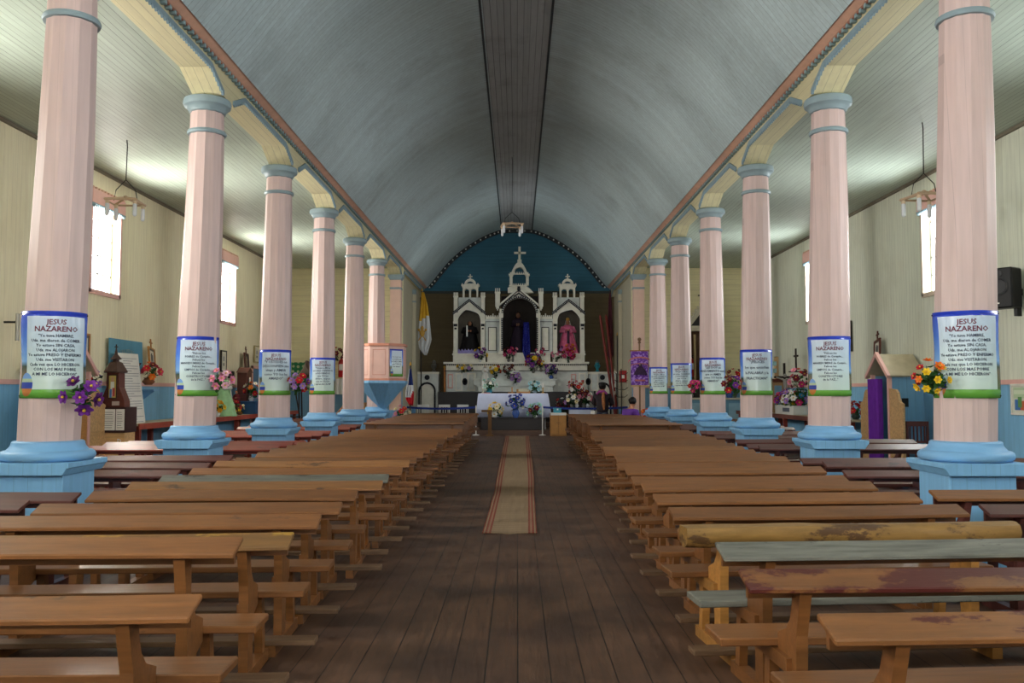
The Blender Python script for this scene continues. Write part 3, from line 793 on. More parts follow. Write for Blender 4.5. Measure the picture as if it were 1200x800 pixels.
# ================================================================ HANGING LAMPS
def lamp(label, c, zceil, R_=.34, wires=True):
    t = thing('hanging_lamp', label, 'lamp', c, 'wooden hanging lamps')
    cx, cy, cz = c
    b = MB()
    for k in range(4):
        a = PI/4*1.15+PI/2*k; a2 = a+PI/2
        P = [Vector((cx+math.cos(q)*R_, cy+math.sin(q)*R_, cz)) for q in (a, a2)]
        b.tube([Vector((cx, cy, cz+.07)), P[0]], .022, 4); b.tube(P, .016, 4)
    b.ball((cx, cy, cz+.07), .04)
    b.build('wooden_frame', plain((206, 176, 146), .5, .1), t)
    for k in range(4):
        a = PI/4*1.15+PI/2*k; x, y = cx+math.cos(a)*R_*.86, cy+math.sin(a)*R_*.86
        h = MB().tube([(x, y, cz), (x, y, cz-.06)], .03, 10).build('lamp_holder', plain((214, 190, 160), .5), t)
        MB().lathe([(.02, cz-.06), (.032, cz-.07), (.032, cz-.24), (.012, cz-.26)][::-1], 10, (x, y, 0)).build('lamp_tube', CERAM, h, smooth=True)
    b = MB()
    b.tube([(cx, cy, zceil), (cx+.01, cy, zceil-.1), (cx, cy, cz+.36)], .008, 6)
    for sg in (-1, 1): b.tube([(cx, cy, cz+.36), (cx+sg*R_*.45, cy, cz+.2), (cx+sg*R_*.55, cy, cz+.03)], .007, 6)
    b.build('cord', IRON, t)
lamp('hanging lamp of wooden bars with white tubes in the left aisle', atZ(147, 237, 13.9), ZC)
lamp('hanging lamp of wooden bars with white tubes in the right aisle', atZ(1083, 231, 13.04), ZC)
lamp('hanging lamp of wooden bars with white tubes high above the altar', atZ(600, 264, 24.), H+6.42, .40)

# ================================================================ LOUDSPEAKERS
sp_ = atZ(1177, 338, 13.2)
t = thing('loudspeaker', 'black box loudspeaker on the right wall', 'loudspeaker', sp_, None, -PI/2+.55)
b = MB().box(-.19, .19, -.14, .14, -.30, .30).build('cabinet', BLACK, t, local=True, bevel=.02)
MB().lathe([(.135, 0), (.135, .006), (.12, .012), (.07, -.02), (.03, -.015), (.001, -.012)], 20).xf(Matrix.Translation((0, -.141, .02)) @ Matrix.Rotation(PI/2, 4, 'X')).build('speaker_cone', plain((52, 52, 54), .5), t, local=True, smooth=True)
MB().lathe([(.05, 0), (.05, .008), (.01, .004)], 14).xf(Matrix.Translation((0, -.141, .21)) @ Matrix.Rotation(PI/2, 4, 'X')).build('tweeter', plain((44, 44, 46), .4), t, local=True)
MB().box(-.13, .0, -.146, -.139, -.235, -.215).build('name_strip', WHITE, t, local=True)
MB().box(.12, .17, .02, .14, -.42, .06).box(-.05, .13, .14, .27, -.1, 0).build('bracket', BLACK, t, local=True)
lp = atX(21, 369, -7.35)
t = thing('speaker_bracket', 'dark metal bracket with grey bar on the left wall', 'bracket', lp)
MB().tube([lp+Vector((.0, 0, -.38)), lp+Vector((0, 0, .02))], .03, 8).build('bar', plain((150, 146, 136), .4, .1, metal=.4), t)
MB().box(-7.55, lp.x+.02, lp.y-.015, lp.y+.015, lp.z-.12, lp.z-.09).build('arm', IRON, t)

# ================================================================ WALL FURNITURE: picture frames, boards
def framed(label, p, w, h, s, frame_m, img, group=None, tilt=0., lean=0., cross=False, layers=(), name='framed_picture', cat='picture', rz=None):
    t = thing(name, label, cat, p, group, (PI/2 if s < 0 else -PI/2) if rz is None else rz)
    M = Matrix.Rotation(lean, 4, 'X') @ Matrix.Rotation(tilt, 4, 'Y')
    b = MB(); q = .035
    b.box(-w/2-q, w/2+q, -.02, .02, -h/2-q, -h/2).box(-w/2-q, w/2+q, -.02, .02, h/2, h/2+q).box(-w/2-q, -w/2, -.02, .02, -h/2, h/2).box(w/2, w/2+q, -.02, .02, -h/2, h/2)
    b.xf(M).build('frame', frame_m, t, local=True, bevel=.005)
    bm = MB(); bm.hexa([(-w/2, -.006, -h/2), (w/2, -.006, -h/2), (w/2, .012, -h/2), (-w/2, .012, -h/2), (-w/2, -.006, h/2), (w/2, -.006, h/2), (w/2, .012, h/2), (-w/2, .012, h/2)])
    uvl = bm.bm.loops.layers.uv.new('UVMap')
    for f in bm.bm.faces:
        for l in f.loops: l[uvl].uv = ((l.vert.co.x+w/2)/w, (l.vert.co.z+h/2)/h)
    bm.xf(M).build('picture', img, t, local=True)
    if cross:
        MB().box(-.012, .012, -.012, .012, h/2+q, h/2+.22).box(-.055, .055, -.012, .012, h/2+.13, h/2+.155).xf(M).build('cross', frame_m, t, local=True)
    return t
IMG_ST = print_mat('station_print', [(.1, .9, .08, .92, (204, 200, 186)), (.25, .75, .12, .75, (96, 96, 92)), (.35, .6, .5, .82, (60, 58, 60)), (.45, .7, .2, .45, (140, 136, 128))], (90, 80, 70))
IMG_DK = print_mat('dark_print', [(.1, .9, .06, .94, (60, 52, 50)), (.25, .7, .2, .7, (120, 100, 84)), (.4, .6, .6, .85, (170, 140, 116))], (30, 26, 26))
IMG_LT = print_mat('pale_print', [(.14, .86, .1, .9, (206, 202, 184)), (.3, .7, .25, .4, (130, 130, 120)), (.3, .7, .5, .75, (150, 150, 150))], (226, 220, 200))
IMG_BL = print_mat('blue_print', [(.1, .9, .5, .95, (70, 80, 110)), (.2, .8, .1, .45, (120, 60, 60))], (36, 40, 60))
p = atX(178, 422, -7.38)
framed('small tilted framed picture with a cross on the left wall beside the white board', p, .22, .46, -1, OAK, IMG_ST, 'framed pictures with crosses', R(12), R(-10), True)
bouquet('orange and red flowers below the tilted picture on the left wall', atX(174, 446, -7.25)+Vector((0, 0, -.08)), .2, [ORG, REDF, CRIM, (200, 60, 80)], 10, (plain((130, 84, 56), .6, .2), .12, .14), size=.075, stem=.02, name='flower_basket')
p = atX(172, 458, -7.42)
t = thing('corner_shelf', 'small blue bracket shelf on the left wall under the flowers', 'shelf', p)
MB().box(p.x-.12, p.x+.2, p.y-.16, p.y+.16, p.z, p.z+.03).build('board', BLUEB, t)
MB().prism([(p.x-.12, p.z), (p.x+.16, p.z), (p.x-.12, p.z-.22)], 'y', p.y-.015, p.y+.015).build('bracket', BLUEB, t)
framed('tilted framed picture with a cross above the confessional roof', atX(1028, 412, 7.40), .22, .46, 1, MAHOG, IMG_ST, 'framed pictures with crosses', R(-14), R(-8), True)
framed('tall dark framed picture on the left wall behind the pink column flowers', atX(262, 423, -7.51), .34, .48, -1, DKWOOD, IMG_LT)
framed('wide pale framed picture above the door on the left wall', atX(301, 415, -7.51), .42, .42, -1, plain((176, 160, 120), .5), IMG_LT)
framed('small dark picture low on the left wall beside the shrine', atX(271, 439, -7.51), .34, .12, -1, DKWOOD, IMG_DK)
framed('old framed picture with pale wood frame behind the nearest left column', atX(97, 412, -7.5), .40, .58, -1, OAK, IMG_ST, None, 0, 0, True)
framed('narrow dark blue picture on the right wall behind the second column', atX(994, 394, 7.51), .3, .62, 1, DKWOOD, IMG_BL)
IMG_P = print_mat('poster_print', [(.08, .92, .55, .95, (180, 200, 160)), (.1, .9, .7, .85, (210, 220, 190)), (.15, .5, .1, .5, (60, 110, 170)), (.5, .85, .1, .45, (190, 90, 60)), (.35, .6, .2, .6, (90, 140, 80))], (206, 206, 190))
framed('small colourful poster on the right wall near the frame edge', atX(1196, 468, 7.53), .42, .40, 1, plain((214, 212, 200), .5), IMG_P, name='wall_poster', cat='poster')

# blue banner and white notice board on the left wall
def sheet(name, pts, m, parent, th=.006):
    b = MB(); n = Vector(pts[1])-Vector(pts[0]); m_ = n.cross(Vector(pts[3])-Vector(pts[0])).normalized()*th
    b.hexa([Vector(p) for p in pts] + [Vector(p)+m_ for p in pts]); return b.build(name, m, parent)
A = [atX(127, 436, -7.49), atX(167, 436, -7.49), atX(166.5, 401, -7.49), atX(127.5, 395.5, -7.49)]
t = thing('cloth_banner', 'faded blue cloth banner on the left wall behind the white notice board', 'banner', A[0])
sheet('cloth', A, plain((92, 148, 172), .8, .08), t)
y0, y1 = A[0].y, A[1].y; ym = (y0+y1)/2
arc = lambda u, v: (-7.47, ym+u*.9, A[2].z-.30+v-.9*(u*u)*.3)
text_mesh([('SAN PEDRO', 0, .04, .13, 0)], [plain((150, 164, 150), .7)], 'lettering', t, lambda u, v: tuple(Vector(arc(u, v))-t.location))
A = [atX(146, 498, -7.05), atX(170, 496, -7.05), atX(161, 415, -7.40), atX(134, 413, -7.40)]
t = thing('notice_board', 'tall white board full of printed lines leaning on the left wall', 'board', A[0])
sheet('board', A, WHITE, t, .012)
b = MB(); e0, e1, up = A[1]-A[0], None, A[3]-A[0]
rnd = random.Random(4)
nrm = (A[1]-A[0]).cross(A[3]-A[0]).normalized()*-1
if nrm.x < 0: nrm = -nrm
for k in range(26):
    f = .03+.93*k/26; a_, b_ = A[0].lerp(A[3], f), A[1].lerp(A[2], f); u0, u1 = .08, rnd.choice((.92, .9, .6, .45, .93))
    if k == 24: u0, u1 = .3, .7
    h_ = (A[3]-A[0])*.0035
    P = [a_.lerp(b_, u0)-h_, a_.lerp(b_, u1)-h_, a_.lerp(b_, u1)+h_, a_.lerp(b_, u0)+h_]
    b.hexa([q+nrm*.004 for q in P]+[q+nrm*.018 for q in P])
b.build('printed_lines', plain((150, 152, 158), .6), t)

# ================================================================ CONFESSIONALS
def confessional(s, y0, label):
    xf, xb = s*6.88, s*7.50; y1 = y0+.76; ym = (y0+y1)/2; ez, rz = H+.30, H+.66
    t = thing('confessional', label, 'confessional', (s*7.2, ym, 0), 'confessionals')
    side = boards('confessional_side', (116, 166, 200), 'x', .15, .03, .05, .5, .4, 'z')
    xa, xc = sorted((xf, xb))
    MB().box(xa, xc, y0, y0+.025, 0, ez).build('side_panel', side, t)
    MB().box(xa, xc, y1-.025, y1, 0, ez).build('side_panel', side, t)
    for yy in (y0, y1): MB().box(xf-.035, xf+.035, yy-.03, yy+.03, 0, ez+.02).build('front_post', PINK, t)
    b = MB(); rx0, rx1 = sorted((xf-s*.08, xb))
    b.prism([(y0-.09, ez-.03), (ym, rz), (ym, rz+.05), (y0-.12, ez+.0)], 'x', rx0, rx1)
    b.prism([(y1+.09, ez-.03), (ym, rz), (ym, rz+.05), (y1+.12, ez+.0)], 'x', rx0, rx1)
    b.build('roof', plain((186, 174, 146), .6, .12), t)
    b = MB(); q0, q1 = sorted((xf-s*.10, xf-s*.04))
    b.prism([(y0-.12, ez-.05), (ym, rz+.0), (ym, rz+.09), (y0-.16, ez+.0)], 'x', q0, q1).prism([(y1+.12, ez-.05), (ym, rz+.0), (ym, rz+.09), (y1+.16, ez+.0)], 'x', q0, q1)
    b.build('gable_board', PINK, t)
    for sg, yy in ((-1, y0-.03), (1, y1+.03)):
        L = .56; pr = [(yy, 0), (yy+sg*L, 0), (yy+sg*L, H-.22), (yy+sg*(L-.10), H-.19), (yy+sg*(L-.16), H-.12), (yy+sg*(L-.20), H-.02), (yy+sg*(L-.28), H+.04), (yy, H+.06)]
        MB().prism(pr, 'x', xf-.02, xf+.02).build('wing_panel', PINE, t)
    MB().box(*sorted((xf+s*.05, xf+s*.5)), y0+.03, y1-.03, .40, .44).build('seat', DKWOOD, t)
    b = MB(); n = 48; pts = []
    for k in range(n+1): pts.append((xf-s*.07-s*.05*math.sin(k*.8), y1-.02-.50*k/n))
    b.strip(pts, [(x+.006, y) for x, y in pts], 'z', .12, ez-.06)
    if s > 0: b.build('curtain', plain((120, 50, 170), .8, .15), t, smooth=True)
    else: b.bm.free(); MB().box(xf-.015, xf+.015, y1-.46, y1-.03, .08, ez-.1).build('half_door', OAK, t)
    MB().box(xf+s*.28-.06, xf+s*.28+.06, y0-.012, y0+.004, H-.28, H-.12).build('grille', BLACK, t)
    MB().box(*sorted((xf+s*.2, xf+s*.52)), y0-.12, y0, H-.55, H-.53).build('kneeling_shelf', side, t)
    return t
confessional(1, 16.46, 'confessional with blue sides and purple curtain against the right wall')
confessional(-1, 13.45, 'confessional with pink posts and wood wing behind the nearest left column')
# chair beside the right confessional
cx, cy = 7.18, 15.85
t = thing('wooden_chair', 'dark wooden chair with spindle back beside the right confessional', 'chair', (cx, cy, 0))
MB().box(cx-.2, cx+.2, cy-.2, cy+.2, .43, .46).build('seat', MAHOG, t)
for ax in (-.18, .18):
    MB().box(cx+ax-.02, cx+ax+.02, cy-.2, cy-.16, 0, .43).build('leg', MAHOG, t)
    MB().box(cx+ax-.02, cx+ax+.02, cy+.16, cy+.2, 0, .95).build('leg', MAHOG, t)
b = MB().box(cx-.2, cx+.2, cy+.165, cy+.195, .86, .95).box(cx-.18, cx+.18, cy+.17, cy+.19, .56, .60)
for k in range(5): b.box(cx-.13+k*.065-.01, cx-.13+k*.065+.01, cy+.17, cy+.19, .60, .86)
b.build('backrest', MAHOG, t)

# ================================================================ LONG WALL LEDGES
def ledge(s, y0, y1, label):
    xa, xb = sorted((s*6.78, s*7.5))
    t = thing('wall_table', label, 'table', (s*7.1, (y0+y1)/2, 0), 'long tables along the side walls')
    MB().box(xa, xb, y0, y1, .865, .90).build('tabletop', plain((186, 168, 140), .5, .15), t)
    e0, e1 = sorted((s*6.755, s*6.78)); MB().box(e0, e1, y0, y1, .80, .905).build('front_rail', plain((168, 74, 56), .5, .12) if s < 0 else plain((110, 62, 50), .5), t)
    n = int((y1-y0)/1.9)
    for k in range(n+1):
        yy = y0+.15+(y1-y0-.3)*k/n
        for xx in (6.85, 7.4): MB().box(s*xx-.045, s*xx+.045, yy-.045, yy+.045, 0, .865).build('leg', plain((140, 60, 46), .5, .12), t)
ledge(-1, 15.9, 27.5, 'long red edged table along the left wall'); ledge(1, 18.1, 27.5, 'long brown edged table along the right wall')

# ================================================================ LEFT WALL OBJECTS
# little wooden church on a pedestal
px_, pyy = -6.75, 14.98
t = thing('pedestal', 'square wooden pedestal with paper notices in front of the white board', 'pedestal', (px_, pyy, 0))
MB().box(px_-.22, px_+.22, pyy-.18, pyy+.22, 0, .80).build('body', PINE, t, bevel=.01)
MB().box(px_-.235, px_+.235, pyy-.20, pyy+.23, .80, 1.22).build('upper_box', plain((60, 36, 34), .5), t)
for k, (a, c) in enumerate(((-.215, .06), (.075, .215))):
    pn = MB().box(px_+a, px_+c, pyy-.206, pyy-.2, .84, 1.19).build('paper_notice', WHITE, t)
    b = MB(); rnd = random.Random(k)
    for q in range(8): b.box(px_+a+.02, px_+c-.02-rnd.random()*.03, pyy-.208, pyy-.205, .88+q*.036, .888+q*.036)
    b.build('printed_lines', plain((110, 108, 112), .6), pn)
b = MB().box(px_+.10, px_+.112, pyy-.19, pyy-.178, .47, .70).box(px_+.05, px_+.16, pyy-.19, pyy-.178, .56, .575)
b.strip([(px_+.11+.05*math.cos(a), .66+.035*math.sin(a)) for a in [PI/2-PI*k/8 for k in range(9)]], [(px_+.11+.04*math.cos(a), .66+.024*math.sin(a)) for a in [PI/2-PI*k/8 for k in range(9)]], 'y', pyy-.19, pyy-.178)
b.strip([(px_+.04+.012*k, .50-.03*math.sin(k*PI/10)) for k in range(11)], [(px_+.04+.012*k, .51-.03*math.sin(k*PI/10)) for k in range(11)], 'y', pyy-.19, pyy-.178)
b.build('carved_monogram', WHITE, t)
t = thing('model_church', 'small dark wooden church tower shrine with a saint picture on the pedestal', 'shrine', (px_-.04, pyy, 1.22))
X0 = px_-.04
MB().prism([(X0-.21, 1.22), (X0+.21, 1.22), (X0+.20, 1.33), (X0+.11, 1.55), (X0+.105, 1.80), (X0-.105, 1.80), (X0-.11, 1.55), (X0-.20, 1.33)], 'y', pyy-.10, pyy+.12).build('body', MAHOG, t, bevel=.006)
MB().lathe([(.20, 1.80), (.205, 1.82), (.11, 1.97), (.06, 1.99)], 6, (X0, pyy, 0)).build('roof', plain((84, 62, 54), .6, .2, 12), t)
MB().lathe([(.055, 1.98), (.055, 2.02), (.10, 2.03), (.03, 2.11), (.012, 2.20)], 6, (X0, pyy, 0)).build('lantern', plain((70, 48, 42), .6, .2), t)
MB().box(X0-.008, X0+.008, pyy-.008, pyy+.008, 2.18, 2.28).box(X0-.03, X0+.03, pyy-.008, pyy+.008, 2.23, 2.245).build('cross', DKWOOD, t)
pm = print_mat('saint_print', [(.1, .9, .05, .95, (196, 170, 90)), (.3, .7, .1, .7, (230, 226, 214)), (.36, .64, .7, .88, (200, 150, 120)), (.5, .8, .1, .45, (190, 80, 70)), (.2, .45, .05, .4, (90, 130, 180))], (60, 36, 30))
b = MB().box(X0-.075, X0+.075, pyy-.112, pyy-.10, 1.36, 1.77); uvl = b.bm.loops.layers.uv.new('UVMap')
for f in b.bm.faces:
    for l in f.loops: l[uvl].uv = ((l.vert.co.x-X0+.075)/.15, (l.vert.co.z-1.36)/.41)
b.build('saint_picture', pm, t)
MB().box(X0+.0, X0+.12, pyy-.115, pyy-.10, 1.25, 1.32).build('label_plate', plain((190, 170, 160), .5), t)
bouquet('small dark red flowers behind the wing of the left confessional', atZ(107, 446, 14.7)+Vector((0, 0, -.12)), .17, [CRIM, REDF, LILAC], 7, size=.06, stem=.06, leaf=LEAFD)

def statue(label, c, h, robe, veil=None, skin=SKIN, crown=False, wide=.30, name='saint_statue', child=False, cloth2=None, hair=None, face=True, sash=None):
    """a robed standing figure: robe with folds, arms bent to the chest, head, veil"""
    cx, cy, cz = c
    t = thing(name, label, 'statue', c)
    fold = lambda a, f: .07*(1-f)*math.sin(a*9)+.03*math.sin(a*4+1)
    w = wide*h
    MB().lathe([(w*.98, 0), (w, h*.02), (w*.8, h*.25), (w*.58, h*.5), (w*.44, h*.62), (w*.50, h*.72), (w*.52, h*.79), (w*.32, h*.83), (w*.16, h*.85)], 36, c, sy=.72, wob=fold).build('robe', robe, t, smooth=True)
    b = MB()
    for sg in (-1, 1):
        b.tube([(cx+sg*w*.46, cy, cz+h*.78), (cx+sg*w*.62, cy-w*.12, cz+h*.66), (cx+sg*w*.2, cy-w*.5, cz+h*.66)], [w*.16, w*.17, w*.19], 10)
    b.build('sleeves', cloth2 or robe, t, smooth=True)
    hb = MB().ball((cx, cy-h*.01, cz+h*.91), h*.062, .85, .95, 1.2, 14)
    hb.ball((cx, cy-h*.072, cz+h*.905), h*.012, 1, 1, 1.4, 6).tube([(cx, cy, cz+h*.83), (cx, cy, cz+h*.88)], h*.03, 8)
    for sg in (-1, 1): hb.ball((cx+sg*w*.1, cy-w*.58, cz+h*.68), h*.024, 1, .8, 1.5, 8)
    hb.build('head_and_hands', skin, t, smooth=True)
    if veil:
        v = MB(); n = 14; rows = []
        for j, (r, z, op) in enumerate(((.02, .985, .2), (.065, .965, .9), (.078, .90, 1.15), (.10, .82, 1.25), (.15, .72, 1.35), (wide*.62, .55, 1.25), (wide*.72, .38, 1.15))):
            rows.append([(cx+r*h*math.cos(a), cy+.01*h+r*h*.8*math.sin(a), cz+h*z) for a in [PI/2-2*PI*.36*op*(k/(n-1)-.5)*1.25 for k in range(n)]])
        for ra, rb in zip(rows, rows[1:]):
            for k in range(n-1):
                q = [v.bm.verts.new(x) for x in (ra[k], ra[k+1], rb[k+1], rb[k])]; v.bm.faces.new(q)
        bmesh.ops.remove_doubles(v.bm, verts=v.bm.verts, dist=1e-5)
        o = v.build('veil', veil, t, smooth=True); so = o.modifiers.new('solid', 'SOLIDIFY'); so.thickness = .008*h
    if hair: MB().ball((cx, cy+h*.012, cz+h*.925), h*.068, .95, .95, 1.15, 12).build('hair', hair, t, smooth=True)
    if crown: MB().lathe([(h*.04, h*.965), (h*.055, h*1.0), (h*.05, h*1.03), (h*.012, h*1.06)], 8, c).build('crown', GOLDC, t)
    if sash: MB().box(cx-w*.10, cx+w*.12, cy-w*.64, cy-w*.50, cz+h*.30, cz+h*.66).build('sash', sash, t, bevel=.01)
    return t
g = atX(261, 487, -7.0); g.z = .90
statue('statue in a pale green gown and white veil on the left wall table', g, 1.02, plain((170, 216, 160), .7, .15, 9), plain((230, 228, 220), .7, .1), wide=.30, cloth2=WHITE)
q = atX(263, 487, -6.92); q.z = .90; q.y -= .5
bouquet('yellow flowers at the feet of the green gowned statue', q, .15, [YEL, (240, 170, 30)], 10, (CERAM, .07, .14), size=.06, stem=.01)
q = atX(273, 486, -6.95); q.z = .9
bouquet('red flowers beside the green gowned statue', q, .17, [REDF, WHT, REDF], 9, (plain((170, 130, 60), .5), .08, .12), size=.06, stem=.02)
q = atX(281, 487, -6.98); q.z = .9
bouquet('low yellow flowers in front of the dark shrine on the left table', q, .13, [YEL, CREAMF], 6, (plain((120, 80, 40), .5), .07, .08), size=.05, stem=.01)
q = atX(294, 485, -6.98); q.z = .9
t = thing('storage_box', 'blue box under flowers on the left wall table', 'box', q)
MB().box(q.x-.2, q.x+.2, q.y-.25, q.y+.25, .9, 1.20).build('body', plain((44, 84, 128), .5, .1), t, bevel=.01)
MB().box(q.x-.21, q.x+.21, q.y-.26, q.y+.26, 1.20, 1.235).build('lid', plain((50, 92, 138), .5, .1), t, bevel=.01)
bouquet('blue white and orange flowers on the blue box', (q.x, q.y, 1.235), .22, [BLU, WHT, ORG, REDF], 11, (CERAM, .07, .14), size=.07, stem=.03)
q = atX(302, 484, -7.0); q.z = .9
bouquet('pink flowers at the far end of the left wall table', q, .15, [PINKF, LILAC], 8, (GREYV, .06, .16), size=.06, stem=.04)
q = atX(286, 480, -7.22); q.z = .9
t = thing('wooden_shrine', 'tall dark wooden clock shaped shrine on the left wall table', 'shrine', q)
MB().box(q.x-.13, q.x+.13, q.y-.22, q.y+.22, .9, 1.98).build('case', MAHOG, t, bevel=.01)
MB().box(q.x+.13, q.x+.14, q.y-.13, q.y+.13, 1.15, 1.8).build('glass_door', plain((70, 60, 54), .2), t)
MB().prism([(q.y-.26, 1.98), (q.y+.26, 1.98), (q.y, 2.12)], 'x', q.x-.15, q.x+.15).build('pediment', MAHOG, t)
MB().box(q.x+.142, q.x+.15, q.y-.06, q.y+.06, 1.72, 1.86).build('white_figure', WHITE, t)
framed('framed picture with a cross above the dark shrine', atX(289, 424, -7.4), .30, .42, -1, MAHOG, IMG_DK, 'framed pictures with crosses', R(5), R(-6), True)
q = atX(277, 478, -7.2); q.z = .9
statue('small dark red statue between the green gown and the dark shrine', q, .62, plain((110, 30, 36), .6, .2), None, hair=HAIR, wide=.22)
# blue side door on the left wall
y0, y1 = 25.2, 26.15
b = MB().box(-7.55, -7.50, y0-.08, y0, 0, 2.22).box(-7.55, -7.50, y1, y1+.08, 0, 2.22).box(-7.55, -7.50, y0-.08, y1+.08, 2.14, 2.22)
d = struct(b.build('door_1', PINK)); MB().box(-7.55, -7.515, y0, y1, .01, 2.14).build('leaf', plain((100, 140, 178), .5, .1), d); MB().ball((-7.49, y0+.1, 1.05), .035).build('door_knob', BRASS, d)
# horn loudspeaker on a wooden stand, green cloth behind
q = atZ(345, 470, 25.2); q.z = 0
t = thing('speaker_stand', 'dark open wooden stand under the horn by the left end wall', 'stand', q)
zt = 1.60
for ax, ay in ((-.2, -.15), (.16, -.15), (-.2, .15), (.16, .15)): MB().tube([(q.x+ax*1.25, q.y+ay*1.2, 0), (q.x+ax, q.y+ay, zt-.03)], .02, 6).build('leg', DKWOOD, t)
MB().box(q.x-.24, q.x+.2, q.y-.19, q.y+.19, zt-.03, zt).build('top', DKWOOD, t)
MB().tube([(q.x+.05, q.y-.15, zt-.03), (q.x+.36, q.y-.25, .0)], .02, 6).build('brace', DKWOOD, t)
MB().box(q.x-.23, q.x+.2, q.y-.17, q.y+.17, .76, .79).build('shelf', DKWOOD, t)
t = thing('horn_loudspeaker', 'grey metal horn loudspeaker on the dark stand by the left end wall', 'loudspeaker', (q.x+.02, q.y, zt-.0))
ax_ = Vector((.85, -.15, .5)).normalized(); qn = ax_.to_track_quat('Z', 'Y').to_matrix().to_4x4()
MB().lathe([(.05, -.05), (.06, .1), (.10, .25), (.17, .42), (.26, .54), (.30, .58), (.29, .585), (.24, .53), (.15, .4), (.08, .2), (.03, .05)], 24).xf(Matrix.Translation((-.02, 0, .22)) @ qn).build('horn', plain((132, 120, 108), .35, .2, metal=.75), t, local=True, smooth=True)
MB().lathe([(.07, -.18), (.085, -.16), (.085, -.06), (.05, -.04)], 16).xf(Matrix.Translation((-.02, 0, .22)) @ qn).build('driver', IRON, t, local=True, smooth=True)
MB().box(-.05, .03, -.04, .04, 0, .17).build('foot', IRON, t, local=True)
gp = atZ(354, 441, 28.55)
s_ = NT('green_dotted_cloth'); tc = s_.n('ShaderNodeTexCoord').outputs['Object']; mp = s_.n('ShaderNodeMapping', Vector=tc, Scale=(6.4, 0., 6.4))
vo = s_.n('ShaderNodeTexVoronoi', Vector=mp.outputs[0], Scale=1., Randomness=.15); k = s_.math('LESS_THAN', vo.outputs['Distance'], .3)
GREEND = s_.out(s_.mix(k, lin((50, 128, 84)), lin((190, 200, 160))), .8)
t = MB().box(gp.x-.36, gp.x+.36, 28.60, 28.625, gp.z-.46, gp.z+.46).build('wall_hanging', GREEND, None, gp)
tag(t, 'green cloth with pale dots on the left end wall behind the horn', 'cloth')

# fire extinguishers on the end walls
def extinguisher(p, label):
    x, y, z = p
    t = thing('fire_extinguisher', label, 'fire extinguisher', p, 'fire extinguishers')
    MB().lathe([(.085, 0), (.10, .02), (.10, .46), (.085, .53), (.035, .58), (.03, .61)], 18, p).build('cylinder', REDX, t, smooth=True)
    MB().box(x-.03, x+.03, y-.03, y+.03, z+.61, z+.65).box(x-.02, x+.12, y-.012, y+.012, z+.65, z+.68).build('valve', IRON, t)
    MB().tube([(x+.03, y, z+.63), (x+.14, y-.02, z+.58), (x+.14, y-.02, z+.2), (x+.11, y-.05, z+.1)], .014, 8).build('hose', BLACK, t)
    MB().box(x-.06, x+.06, y-.106, y-.09, z+.22, z+.42).build('label', WHITE, t)
    MB().box(x-.05, x+.05, y+.06, 28.65, z+.40, z+.44).build('wall_hook', IRON, t)
extinguisher(atZ(400, 442, 28.50), 'red fire extinguisher on the left end wall')
extinguisher(atZ(810, 441, 28.50), 'red fire extinguisher on the right end wall beside the gothic shrine')
bouquet('dark red flowers above the extinguisher on the left end wall', atZ(394, 422, 28.3), .24, [REDF, CRIM], 8, size=.08, stem=.05, leaf=LEAFD)
a = atZ(401, 462, 28.45)
t = thing('hanging_cloth', 'white cloth hanging on the left end wall under the extinguisher', 'cloth', a)
b = MB(); P = [(a.x-.28+.56*k/12, a.y+.03*math.sin(k*2.)) for k in range(13)]; b.strip(P, [(x, y+.008) for x, y in P], 'z', a.z, a.z+.5); b.build('cloth', WHITE, t, smooth=True)
a = atZ(397, 480, 26.9)
t = thing('stair_rail', 'slanting pale wooden stair rail leading up to the pulpit', 'rail', (a.x, a.y, 0))
MB().tube([(a.x-.35, a.y, .45), (a.x+.75, a.y-.1, 1.75)], .035, 6).build('handrail', plain((214, 150, 110), .5), t)
for k in range(4): MB().box(a.x-.2+.26*k-.02, a.x-.2+.26*k+.02, a.y-.06, a.y+.0, 0, .62+.30*k).build('baluster', plain((214, 160, 124), .5), t)
MB().prism([(a.x-.4, 0), (a.x+.75, 0), (a.x+.75, 1.15), (a.x-.4, .15)], 'y', a.y+.1, a.y+.7).build('steps', OAK, t)

# ================================================================ RIGHT AISLE OBJECTS
q = atX(927, 478, 7.05); q.z = .90
t = thing('offering_crate', 'long white crate holding heaps of flowers on the right wall table', 'crate', q)
MB().box(q.x-.18, q.x+.18, q.y-.75, q.y+.8, .9, 1.13).build('box', plain((206, 206, 200), .6, .06), t, bevel=.01)
MB().box(q.x-.19, q.x-.178, q.y-.45, q.y+.1, .97, 1.07).build('printed_strip', plain((90, 96, 110), .5), t)
HC = [YEL, PINKF, PURP, WHT, MAG, (60, 150, 190), REDF, LILAC, ORG]
for k, (dy, dx, z, r, cols, lab) in enumerate(((-.55, 0, 1.13, .26, [MAG, LILAC, WHT, (60, 150, 190)], 'violet and white flowers at the near end of the white crate'),
        (-.15, -.02, 1.13, .27, [YEL, LILAC, WHT, YEL], 'yellow flowers in the middle of the white crate'), (.25, 0, 1.13, .26, [WHT, PURP, PINKF, REDF], 'mixed white and purple flowers in the white crate'),
        (.62, 0, 1.13, .24, [REDF, MAG, ORG, CRIM], 'red and orange flowers at the far end of the white crate'), (-.62, .05, 1.5, .26, [MAG, PINKF, REDF, CRIM], 'tall pink and crimson flowers above the near end of the white crate'))):
    bouquet(lab, (q.x+dx, q.y+dy, z if z < 1.4 else 1.13), r, cols, 15, size=.085, stem=.0 if z < 1.4 else .48, group='flowers in the white crate', flat=.9 if z < 1.4 else 1.3)
q2 = atX(905, 470, 7.1); q2.z = .9
